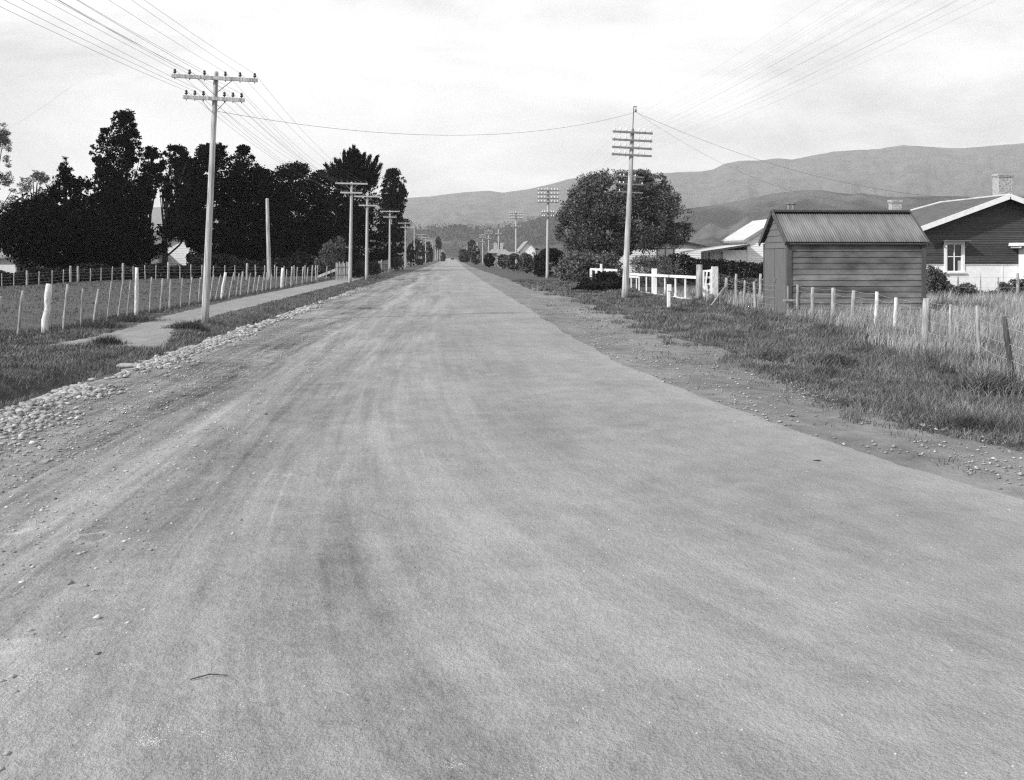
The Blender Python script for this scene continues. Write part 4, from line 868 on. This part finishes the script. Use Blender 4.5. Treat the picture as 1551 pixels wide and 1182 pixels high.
# ------------------------------------------------------------------ buildings
def boards_y(mb, y, x0f, x1f, z0, z1, bh, out=-1, th=.028):
    """lapped boards on a wall facing -y; x0f/x1f functions of z"""
    n = int(math.ceil((z1-z0)/bh)); 
    for i in range(n):
        a = z0+i*bh; b = min(a+bh, z1); xa0, xa1, xb0, xb1 = x0f(a), x1f(a), x0f(b), x1f(b)
        if xa1-xa0 < .05: continue
        if xb1-xb0 < .02: xb0 = xb1 = (xb0+xb1)/2
        mb.hexa([(xa0, y+out*th, a-.012), (xa1, y+out*th, a-.012), (xa1, y+.03, a), (xa0, y+.03, a), (xb0, y+out*.006, b), (xb1, y+out*.006, b), (xb1, y+.03, b), (xb0, y+.03, b)])
def boards_x(mb, x, y0f, y1f, z0, z1, bh, th=.028):
    n = int(math.ceil((z1-z0)/bh))
    for i in range(n):
        a = z0+i*bh; b = min(a+bh, z1); ya0, ya1, yb0, yb1 = y0f(a), y1f(a), y0f(b), y1f(b)
        if ya1-ya0 < .05: continue
        if yb1-yb0 < .02: yb0 = yb1 = (yb0+yb1)/2
        mb.hexa([(x-th, ya0, a-.012), (x-th, ya1, a-.012), (x+.03, ya1, a), (x+.03, ya0, a), (x-.006, yb0, b), (x-.006, yb1, b), (x+.03, yb1, b), (x+.03, yb0, b)])
def corrug(mb, e0, e1, r0, r1, pitch=.076, amp=.011, th=.004):
    """corrugated sheet between eave line e0-e1 and ridge line r0-r1"""
    e0, e1, r0, r1 = map(Vector, (e0, e1, r0, r1)); L = (e1-e0).length; n = int(L/pitch*6); nn = (e1-e0).cross(r0-e0).normalized()
    if nn.z < 0: nn = -nn
    V = []
    for lay in (0, 1):
        for i in range(n+1):
            t = i/n; o = nn*(amp*math.sin(2*math.pi*t*L/pitch)-lay*th); V += [tuple(e0.lerp(e1, t)+o), tuple(r0.lerp(r1, t)+o)]
    Fc = []; m2 = 2*(n+1)
    for i in range(n):
        a = 2*i; Fc += [(a, a+2, a+3, a+1), (m2+a, m2+a+1, m2+a+3, m2+a+2), (a, m2+a, m2+a+2, a+2), (a+1, a+3, m2+a+3, m2+a+1)]
    mb.add(V, Fc)
# --- grey tool shed
c0 = G(1194, 478); y0 = c0[1]; x0 = c0[0]; x1 = HYP(1400, 400, y0)[0]; y1 = HXP(1158.5, 400, x0)[1]; yr = (y0+y1)/2
zt = HYP(1200, 367, y0)[2]; zr = HYP(1180, 320, yr)[2]; ov = .12; oe = .16
ez = zt-.02; sl = (zr-ez)/(yr-(y0-oe))
sh = thing('shed', 'small dark weatherboard shed with corrugated iron gable roof on the right verge', 'shed', (x0, y0, 0))
mb = MB(); boards_y(mb, y0, lambda z: x0, lambda z: x1, .02, zt, .178); build('side_wall', mb, M['shed_wood'], sh)
mb = MB(); mb.box(x0+.04, x1-.04, y0+.031, y1-.031, 0, zt-.02); build('core', mb, M['dark'], sh)
zdoor = HXP(1180, 377, x0)[2]
gy0 = lambda z: y0 if z < zt else y0+(z-zt)/(zr-.06-zt)*(yr-y0); gy1 = lambda z: y1 if z < zt else y1-(z-zt)/(zr-.06-zt)*(y1-yr)
mb = MB(); boards_x(mb, x0, gy0, gy1, zdoor+.02, zr-.08, .2); mb.box(x0-.01, x0+.03, y0+.1, y1-.1, .02, zdoor+.02); build('gable_wall', mb, M['shed_door'], sh)
mb = MB()
for i in range(12):
    pass
boards_y(mb, y1-.03, lambda z: x0, lambda z: x1, .02, zt, .178, out=-.1)
boards_x(mb, x1, lambda z: gy0(z), lambda z: gy1(z), .02, zr-.08, .2); build('rear_wall', mb, M['shed_wood'], sh)
for nm, ya, yb in (('door', y0+.13, yr+.01), ('door', yr+.045, y1-.1)):
    mb = MB(); k = 4; wdt = (yb-ya)/k
    for i in range(k): mb.box(x0-.045, x0-.012, ya+i*wdt+.003, ya+(i+1)*wdt-.003, .05, zdoor-.01)
    dd = build(nm, mb, M['shed_door'], sh)
    if ya < yr: mb = MB(); mb.box(x0-.075, x0-.046, yb-.12, yb-.04, 1.0, 1.12); mb.beam((x0-.055, yb-.2, 1.1), (x0-.055, yb+.03, 1.1), .012, .04); build('hasp', mb, M['iron'], dd)
for nm, (a, b, c, d) in (('corner_board', (x0-.05, x0+.09, y0-.05, y0+.02)), ('corner_board', (x1-.10, x1+.04, y0-.05, y0+.02)), ('corner_board', (x0-.05, x0+.02, y1-.08, y1+.02)), ('corner_board', (x0-.05, x0-.03+.02, y0+.021, y0+.11))):
    mb = MB(); mb.box(a, b, c, d, 0, zt-.015); build(nm, mb, M['shed_trim'], sh)
mb = MB(); mb.box(x0-.035, x0-.011, yr+.021, yr+.034, .05, zdoor-.01); mb.box(x0-.03, x0-.011, y0+.10, y0+.129, .05, zdoor-.01); mb.box(x0-.03, x0-.011, y0+.1, y1-.1, zdoor-.009, zdoor+.012); build('door_gap_shade', mb, M['dark'], sh)  # dark strips painted in for the shade between and around the doors
rl = x0-ov; rr_ = HYP(1406, 362, y0-oe)[0]
mb = MB(); corrug(mb, (rl, y0-oe, ez+.03), (rr_, y0-oe, ez+.03), (rl, yr, zr), (rr_, yr, zr)); corrug(mb, (rl, y1+oe, ez+.03), (rr_, y1+oe, ez+.03), (rl, yr, zr), (rr_, yr, zr)); rf = build('roof', mb, M['shed_roof'], sh, True)
mb = MB(); mb.tube([(rl-.03, yr, zr+.02), (rr_+.03, yr, zr+.02)], .035, 8); mb.beam((rl-.02, yr-.09, zr-.028), (rr_+.02, yr-.09, zr-.028), .16, .012); build('ridge_cap', mb, M['shed_trim'], rf)
for xx in (rl-.02, rr_):
    for ye in (y0-oe-.03, y1+oe+.03):
        mb = MB(); mb.beam((xx, ye, ez-.02), (xx, yr, zr+.0), .035, .15, (0, 0, 1)); build('bargeboard', mb, M['shed_trim'], sh)
mb = MB(); mb.box(rl+.02, rr_-.02, y0-oe+.03, y0-.052, ez-.05, ez+.005); build('soffit', mb, M['shed_trim'], sh)

# --- dark bungalow
Dy = HD(1400, HY, 50)[1]; Yh = Dy
hx0 = HYP(1400, 380, Yh)[0]; ap = HYP(1529, 294, Yh-.5); axx = ap[0]; hx1 = 2*axx-hx0
ev = HYP(1392, 345, Yh-.5); ez2 = ev[2]-.05; slp = (ap[2]-.1-ez2)/(axx-ev[0]); zwall = ez2+slp*(hx0-ev[0])
hs = thing('bungalow', 'dark weatherboard bungalow with white bargeboards and white lower wall', 'house', (hx0, Yh, 0))
zs = HYP(1450, 400.5, Yh)[2]
lx = lambda z: hx0 if z < zwall else hx0+(z-zwall)/slp; rx = lambda z: hx1 if z < zwall else hx1-(z-zwall)/slp
win = HYP(1430, 369, Yh), HYP(1460, 412, Yh)
wx0, wz1, wx1, wz0 = win[0][0], win[0][2], win[1][0], win[1][2]
mb = MB()
boards_y(mb, Yh, lx, lambda z: wx0, zs, wz1, .11); boards_y(mb, Yh, lambda z: wx1, rx, zs, wz1, .11); boards_y(mb, Yh, lx, rx, wz1, ap[2]-.25, .11)
boards_x(mb, hx0, lambda z: Yh+.03, lambda z: Yh+9, zs, zwall, .11); build('upper_wall', mb, M['dark_board'], hs)
mb = MB(); mb.box(hx0-.01, wx0, Yh-.012, Yh+.2, 0, zs-.014); mb.box(wx1, hx1, Yh-.012, Yh+.2, 0, zs-.014); mb.box(wx0, wx1, Yh-.012, Yh+.2, 0, wz0); mb.box(hx0-.01, hx0+.2, Yh+.201, Yh+9, 0, zs-.014)
for px in (1418, 1518): q = HYP(px, 420, Yh)[0]; mb.box(q-.03, q+.03, Yh-.03, Yh-.0125, 0, zs-.05)
mb.box(wx1, hx1, Yh-.04, Yh-.0125, zs-.05, zs-.014); mb.box(hx0-.02, wx0, Yh-.04, Yh-.0125, zs-.05, zs-.014)
build('lower_wall', mb, M['white_wall'], hs)
mb = MB(); mb.box(hx0+.1, hx1-.1, Yh+.6, Yh+8.9, 0, zwall-.05); build('inner_core', mb, M['dark'], hs)
wn_ = MB(); fw = .11
wn_.box(wx0-.02, wx0+fw, Yh-.06, Yh+.04, wz0, wz1); wn_.box(wx1-fw, wx1+.02, Yh-.06, Yh+.04, wz0, wz1); wn_.box(wx0-.02, wx1+.02, Yh-.06, Yh+.04, wz1-.001, wz1+.1); wn_.box(wx0-.08, wx1+.08, Yh-.1, Yh+.04, wz0-.08, wz0-.001)
wo = build('window', wn_, M['white'], hs)
mb = MB(); mxx = (wx0+wx1)/2; a_, b_ = wx0+fw+.001, wx1-fw-.001
for q0_, q1_ in ((a_, a_+.045), (mxx-.025, mxx+.025), (b_-.045, b_)): mb.box(q0_, q1_, Yh-.035, Yh-.005, wz0, wz1-.002)
for q0_, q1_ in ((wz0, wz0+.05), ((wz0+wz1)/2-.02+.05, (wz0+wz1)/2+.02+.05), (wz1-.05, wz1-.002)): mb.box(a_+.046, mxx-.026, Yh-.034, Yh-.006, q0_, q1_); mb.box(mxx+.026, b_-.046, Yh-.034, Yh-.006, q0_, q1_)
build('sash', mb, M['white'], wo); mb = MB(); mb.box(a_, b_, Yh+.0, Yh+.01, wz0, wz1); build('pane', mb, M['glass'], wo)
mb = MB(); mb.box(b_-.2, b_-.02, Yh-.004, Yh-.001, wz0+.05, wz0+.55); build('curtain', mb, M['curtain'], wo)
mb = MB(); mb.beam((wx0-.12, Yh-.25, wz1+.12), (wx1+.12, Yh-.25, wz1+.12), .5, .03); mb.beam((wx0-.05, Yh-.4, wz1+.09), (wx0-.05, Yh-.03, wz1-.2), .04, .04); mb.beam((wx1+.05, Yh-.4, wz1+.09), (wx1+.05, Yh-.03, wz1-.2), .04, .04); build('window_hood', mb, M['grey_roof'], hs)
# side bay hood at right edge
q = HYP(1527, 372, Yh); mb = MB(); mb.box(q[0], q[0]+2.2, Yh-.9, Yh-.03, q[2]-.03, q[2]+.05); mb.box(q[0]+.02, q[0]+2.2, Yh-.86, Yh-.03, q[2]+.051, q[2]+.12)
for i in range(5): mb.box(q[0]+.1+i*.42, q[0]+.16+i*.42, Yh-.88, Yh-.04, q[2]-.13, q[2]-.031)
build('bay_hood', mb, M['white'], hs)
mb = MB(); mb.box(q[0]+.5, q[0]+2.1, Yh-.6, Yh-.05, 0, q[2]-.14); build('bay_wall', mb, M['white_wall'], hs)
# roof: front gable, hipped rear
yF = Yh-.55; rpx = HXP(1426, 306, axx); yRr = rpx[1]; yB = yRr+(axx-ev[0])*1.0
mb = MB(); th_ = .05
Lf, Rf2 = ev[0], 2*axx-ev[0]; zR = ap[2]-.05
def slab(P, t=.05):
    n = len(P); V = [tuple(p) for p in P]+[(p[0], p[1], p[2]-t) for p in P]; mb.add(V, [tuple(range(n)), tuple(range(n, 2*n))[::-1]]+[(i, (i+1) % n, n+(i+1) % n, n+i) for i in range(n)])
slab([(Lf, yF, ez2+.05), (axx, yF, zR), (axx, yRr, zR), (Lf, yB, ez2+.05)]); slab([(axx, yF, zR-.001), (Rf2, yF, ez2+.05), (Rf2, yB, ez2+.05), (axx, yRr, zR-.001)]); slab([(Lf, yB, ez2+.049), (axx, yRr, zR-.002), (Rf2, yB, ez2+.049)])
for i in range(1, 40):
    y_ = yF+(yB-yF)*i/40; top_x = axx if y_ < yRr else axx-(y_-yRr)/(yB-yRr)*(axx-Lf)
    mb.beam((Lf, y_, ez2+.056), (top_x, y_, ez2+.056+(top_x-Lf)/(axx-Lf)*(zR-ez2-.05)), .02, .016)
rf = build('roof', mb, M['house_roof'], hs)
mb = MB(); mb.tube([(axx, yF, zR+.02), (axx, yRr, zR+.02)], .05, 6); mb.tube([(axx, yRr, zR+.03), (Lf, yB, ez2+.1)], .05, 6); build('ridge_cap', mb, M['pale_roof'], rf)
for sx, xe in ((-1, Lf), (1, Rf2)):
    mb = MB(); mb.beam((xe-sx*-.05, yF-.03, ez2-.06), (axx, yF-.03, zR-.07), .05, .24, (0, 0, 1)); build('bargeboard', mb, M['white'], hs)
def chimney(label_parent, px0, px1, tp, bt, D, cap=True, split=True):
    a, b = HD(px0, tp, D), HD(px1, tp, D); zb = HD(px0, bt, D)[2]; w = b[0]-a[0]; mb = MB()
    mb.box(a[0], b[0], a[1], a[1]+w*.8, zb-1.2, a[2]-.12); mb.box(a[0]-.05, b[0]+.05, a[1]-.05, a[1]+w*.8+.05, a[2]-.119, a[2]); mb.box(a[0]-.025, b[0]+.025, a[1]-.025, a[1]+w*.8+.025, a[2]-.19, a[2]-.121)
    c = build('chimney', mb, M['stucco'], label_parent); return c
chimney(hs, 1513, 1536, 263, 300, 54); chimney(hs, 1351, 1366, 303, 330, 60)

# --- low white building beneath the tree, and white lean-to shed
def bwall(name, par, x0, x1, y0, y1, z0, z1, m): mb = MB(); mb.box(x0, x1, y0, y1, z0, z1); return build(name, mb, M[m], par)
ya = HD(1000, HY, 88)[1]; a0 = HYP(880, HY, ya)[0]; a1 = HYP(1068, HY, ya)[0]; zt_ = HYP(1000, 367, ya)[2]
th = thing('low_building', 'low white weatherboard building with a dark roof edge under the big tree', 'outbuilding', (a0, ya, 0))
mb = MB(); boards_y(mb, ya, lambda z: a0, lambda z: a1-.2 if z < zt_-.5 else a1-.2-(z-zt_+.5)*2.2, 0, zt_, .16); mb.box(a0, a1-1.6, ya+.031, ya+5, 0, zt_-.3); build('wall', mb, M['white_wall'], th)
xk = HYP(1035, HY, ya)[0]; mb = MB(); mb.beam((a0-.3, ya-.15, zt_+.06), (xk, ya-.15, zt_+.06), .5, .12); mb.beam((xk, ya-.15, zt_+.06), (a1+.3, ya-.15, zt_-.45), .5, .12)
mb.hexa([(a0-.3, ya+.1, zt_+.0), (xk, ya+.1, zt_+.0), (xk, ya+5.3, zt_+.9), (a0-.3, ya+5.3, zt_+.9), (a0-.3, ya+.1, zt_+.1), (xk, ya+.1, zt_+.1), (xk, ya+5.3, zt_+1.0), (a0-.3, ya+5.3, zt_+1.0)]); build('roof', mb, M['dark_roof'], th)
w0, w1 = HYP(994, 376, ya), HYP(1021, 390, ya); mb = MB()
mb.box(w0[0], w1[0], ya-.06, ya-.03, w1[2], w0[2]); wo = build('window', mb, M['dark_roof'], th); mxx = (w0[0]+w1[0])/2
for p, q in ((w0[0]+.12, mxx-.06), (mxx+.06, w1[0]-.12)): mb = MB(); mb.box(p, q, ya-.066, ya-.061, w1[2]+.05, w0[2]-.1); build('pane', mb, M['grey_roof'], wo)
# white roofed shed
yb = HD(1128, HY, 75)[1]; eL = HYP(1128, 363, yb); xe = eL[0]; zE = eL[2]; yb2 = HXP(1091.5, 364, xe)[1]; rgx = xe+2.6; rgz = HYP(1173, 330, yb)[2]
th = thing('outbuilding', 'white outbuilding with bright iron roof and open lean-to behind the hedge', 'outbuilding', (xe, yb, 0))
mb = MB(); boards_y(mb, yb+.2, lambda z: xe+.25 if z < zE else xe+.25+(z-zE)/(rgz-zE)*(rgx-xe-.25), lambda z: 2*rgx-xe-.25 if z < zE else 2*rgx-xe-.25-(z-zE)/(rgz-zE)*(rgx-xe-.25), 0, rgz-.1, .17)
mb.box(xe+.25, 2*rgx-xe-.25, yb+.231, yb2-.2, 0, zE-.05); build('wall', mb, M['white_wall'], th)
mb = MB()
def slab2(P, t=.06):
    n = len(P); V = [tuple(p) for p in P]+[(p[0], p[1], p[2]-t) for p in P]; mb.add(V, [tuple(range(n)), tuple(range(n, 2*n))[::-1]]+[(i, (i+1) % n, n+(i+1) % n, n+i) for i in range(n)])
slab2([(xe, yb, zE), (rgx, yb, rgz), (rgx, yb2, rgz), (xe, yb2, zE)]); slab2([(2*rgx-xe, yb, zE), (rgx, yb, rgz-.001), (rgx, yb2, rgz-.001), (2*rgx-xe, yb2, zE)]); rf = build('roof', mb, M['pale_roof'], th)
for px in (1194.5, 1201): q = HD(px, 310, 78.5); mb = MB(); mb.tube([(q[0], q[1], rgz-1.2), q], .11, 8); mb.lathe((q[0], q[1], q[2]), [(0, .15), (.08, .15), (.1, .1)], 8); build('flue_pipe', mb, M['iron'], th, True)
mb = MB(); mb.beam((xe-.02, yb-.03, zE-.12), (rgx, yb-.03, rgz-.12), .05, .2); mb.beam((xe-.02, yb, zE-.12), (xe-.02, yb2, zE-.12), .05, .14); build('fascia', mb, M['grey_roof'], th)
lw = HYP(1060, 381, yb); lt = HYP(1134, 369, yb); lz = lw[2]
mb = MB(); slab2([(lw[0], yb-.6, lw[2]), (xe+.2, yb-.6, lt[2]-.05), (xe+.2, yb2, lt[2]-.05), (lw[0], yb2, lw[2])]); build('lean_to_roof', mb, M['pale_roof'], th)
mb = MB(); mb.beam((lw[0], yb-.64, lw[2]-.07), (xe+.2, yb-.64, lt[2]-.12), .05, .14); build('lean_to_fascia', mb, M['dark_roof'], th)
for px in (1062, 1072, 1091): q = HYP(px, HY, yb)[0]; mb = MB(); mb.box(q-.06, q+.06, yb-.5, yb-.38, 0, lz+(q-lw[0])*.1-.15); build('lean_to_post', mb, M['dark_roof'], th)
bwall('lean_to_wall', th, HYP(1094, HY, yb)[0], xe+.24, yb+.25, yb2-.3, 0, lz+.1, 'white_wall')

# --- generic small gabled houses (far and left)
def cottage(label, px0, px1, D, ztop, ridge, wallm='white_wall', roofm='grey_roof', depth=6, gable=True, window=None, zb=None, chim=0, name='cottage'):
    a, b = HD(px0, HY, D), HD(px1, HY, D); y = (a[1]+b[1])/2; x0, x1 = a[0], b[0]; z0 = -1.0 if zb is None else zb
    e = CH+(HY-ztop)/F*D; r = CH+(HY-ridge)/F*D; th = thing(name, label, 'house', (x0, y, 0)); xm = (x0+x1)/2
    mb = MB()
    if gable: boards_y(mb, y, lambda z: x0 if z < e else x0+(z-e)/(r-e)*(xm-x0), lambda z: x1 if z < e else x1-(z-e)/(r-e)*(x1-xm), z0, r-.1, .2)
    mb.box(x0, x1, y+.031, y+depth, z0, e); build('wall', mb, M[wallm], th); mb = MB(); o = .35
    def sl(P, t=.1):
        n = len(P); V = [tuple(p) for p in P]+[(p[0], p[1], p[2]-t) for p in P]; mb.add(V, [tuple(range(n)), tuple(range(n, 2*n))[::-1]]+[(i, (i+1) % n, n+(i+1) % n, n+i) for i in range(n)])
    if gable:
        k = (r-e)/(xm-x0); sl([(x0-o, y-o, e-o*k+.1), (xm, y-o, r+.1), (xm, y+depth+o, r+.1), (x0-o, y+depth+o, e-o*k+.1)]); sl([(xm, y-o, r+.099), (x1+o, y-o, e-o*k+.1), (x1+o, y+depth+o, e-o*k+.1), (xm, y+depth+o, r+.099)])
    else:
        ym = y+depth/2; sl([(x0-o, y-o, e+.1), (x1+o, y-o, e+.1), (x1-.5, ym, r), (x0+.5, ym, r)]); sl([(x0-o, y+depth+o, e+.1), (x1+o, y+depth+o, e+.1), (x1-.5, ym, r-.002), (x0+.5, ym, r-.002)])
    rf = build('roof', mb, M[roofm], th)
    for c in range(chim): cx = x0+(x1-x0)*(c+1)/(chim+1); mb = MB(); mb.box(cx-.3, cx+.3, y+depth*.4, y+depth*.4+.6, e, r+1.1); build('chimney', mb, M['stucco'], rf)
    if window:
        for wa, wb, wt, wbm in window:
            p, q = HYP(wa, wt, y), HYP(wb, wbm, y); mb = MB(); mb.box(p[0], q[0], y-.06, y-.03, q[2], p[2]); w = build('window', mb, M['white'], th)
            mb = MB(); mb.box(p[0]+.12, q[0]-.12, y-.07, y-.061, q[2]+.12, (p[2]+q[2])/2-.03); build('pane', mb, M['glass'], w); mb = MB(); mb.box(p[0]+.12, q[0]-.12, y-.07, y-.061, (p[2]+q[2])/2+.03, p[2]-.12); build('pane', mb, M['glass'], w)
    return th
cottage('white cottage glimpsed under the dark trees left of the near power pole', 242, 294, 122, 373, 360, depth=5, gable=True, window=((281, 291, 383, 399),))
cottage('low pale lean-to beside the cottage under the dark trees', 224, 240, 119, 383, 378, depth=3, gable=False, wallm='grey_roof', roofm='dark_roof')
cottage('pale walled building with a grey roof cut by the left edge of the photo', -60, 24, 96, 392, 378, depth=6, gable=False)
cottage('low pale shed half hidden by the hedge under the tallest pine', 152, 190, 96, 399, 396, depth=3, gable=False, roofm='pale_roof')
cottage('small distant house with a bright gable right of the road', 788, 811, 165, 379, 366, depth=9, wallm='white_wall', roofm='grey_roof')
cottage('distant house with two chimneys behind the third right pole', 742, 770, 185, 384, 377, depth=6, gable=False, wallm='grey_roof', roofm='grey_roof', chim=2)
cottage('distant pale roofed shed between bushes right of the road', 757, 787, 160, 387, 382, depth=5, gable=False, wallm='stucco', roofm='grey_roof')

# --- distant motor car
cy = 470; cxx = .7; car = thing('car', 'tiny dark motor car far down the road', 'car', (cxx, cy, .01))
mb = MB(); mb.box(cxx-.7, cxx+.7, cy-1.8, cy+1.6, .45, 1.0); mb.box(cxx-.62, cxx+.62, cy-1.7, cy+.4, 1.0, 1.75); mb.box(cxx-.85, cxx-.7, cy-1.6, cy-.7, .6, .85); mb.box(cxx+.7, cxx+.85, cy-1.6, cy-.7, .6, .85); build('body', mb, M['dark'], car)
mb = MB(); mb.box(cxx-.5, cxx+.5, cy-1.72, cy-1.701, 1.2, 1.6); build('rear_window', mb, M['grey_roof'], car)
for sx in (-.68, .68):
    for yy in (-1.15, 1.2): mb = MB(); mb.tube([(cxx+sx-.06, cy+yy, .36), (cxx+sx+.06, cy+yy, .36)], .35, 12); build('wheel', mb, M['dark'], car)

# ------------------------------------------------------------------ verge weeds (dark clumps on the right and left)
def tuft(label, px, py, wd, h, n, m='grass_dark', name='weed_clump', ls=.09):
    p = G(px, py); n = int(n*1.1); x = p[0]+rng.normal(size=n)*wd*.42; y = p[1]+rng.normal(size=n)*wd*.3
    hh = h*(.5+.8*rng.random(n))*np.exp(-(((x-p[0])/wd)**2+((y-p[1])/wd)**2)*1.2)*(.5+fbm(x*5, y*5))
    o = blades(name, x, y, hh, .009+.004*(ls > .1), M[m], label, 'weeds', lean=.95); o['group'] = 'weed clumps on the verges'; return o
tuft('dark weedy clump at the grass tip by the bare shoulder on the right', 1462, 648, .5, .14, 700, ls=.07)
tuft('dark arching tussock near the leaning black fence post', 1490, 600, .6, .4, 1200, 'grass', ls=.2)
tuft('dark tussock in the middle of the right verge', 1250, 550, .8, .22, 1200, 'grass', ls=.14)
tuft('dark grass clump beside the foot of the near right pole', 960, 452, .5, .2, 500)
tuft('dark weed clump at the foot of the marker post', 1030, 473, .45, .2, 500)
tuft('dark bramble at the foot of the leaning pole by the gate', 1090, 462, .4, .35, 600)
tuft('dark weeds around the foot of the near left pole', 285, 497, .7, .22, 900)
tuft('dark grassy mound on the tongue between the footpath branches', 158, 522, .5, .22, 800)
tuft('dark weeds at the base of the white lichened strainer post', 150, 497, .9, .22, 900)
tuft('dark weeds along the fence foot before the near left pole', 205, 487, 1.0, .2, 900)

# ------------------------------------------------------------------ haze
mb = MB(); mb.box(-7000, 7000, -700, 6200, -6, 760)
hz = build('haze', mb, bpy.data.materials.new('haze'))
hm = hz.data.materials[0]; hm.use_nodes = True; n, l = nodes_of(hm)
for q in list(n):
    if q.type != 'OUTPUT_MATERIAL': n.remove(q)
pv = n.new('ShaderNodeVolumePrincipled'); pv.inputs['Color'].default_value = (.97, .97, .97, 1); pv.inputs['Density'].default_value = .000125
pv.inputs['Anisotropy'].default_value = .2
l.new(pv.outputs[0], [q for q in n if q.type == 'OUTPUT_MATERIAL'][0].inputs['Volume'])
tag(hz, 'thin pale haze greying the far hills', 'haze', kind='stuff')
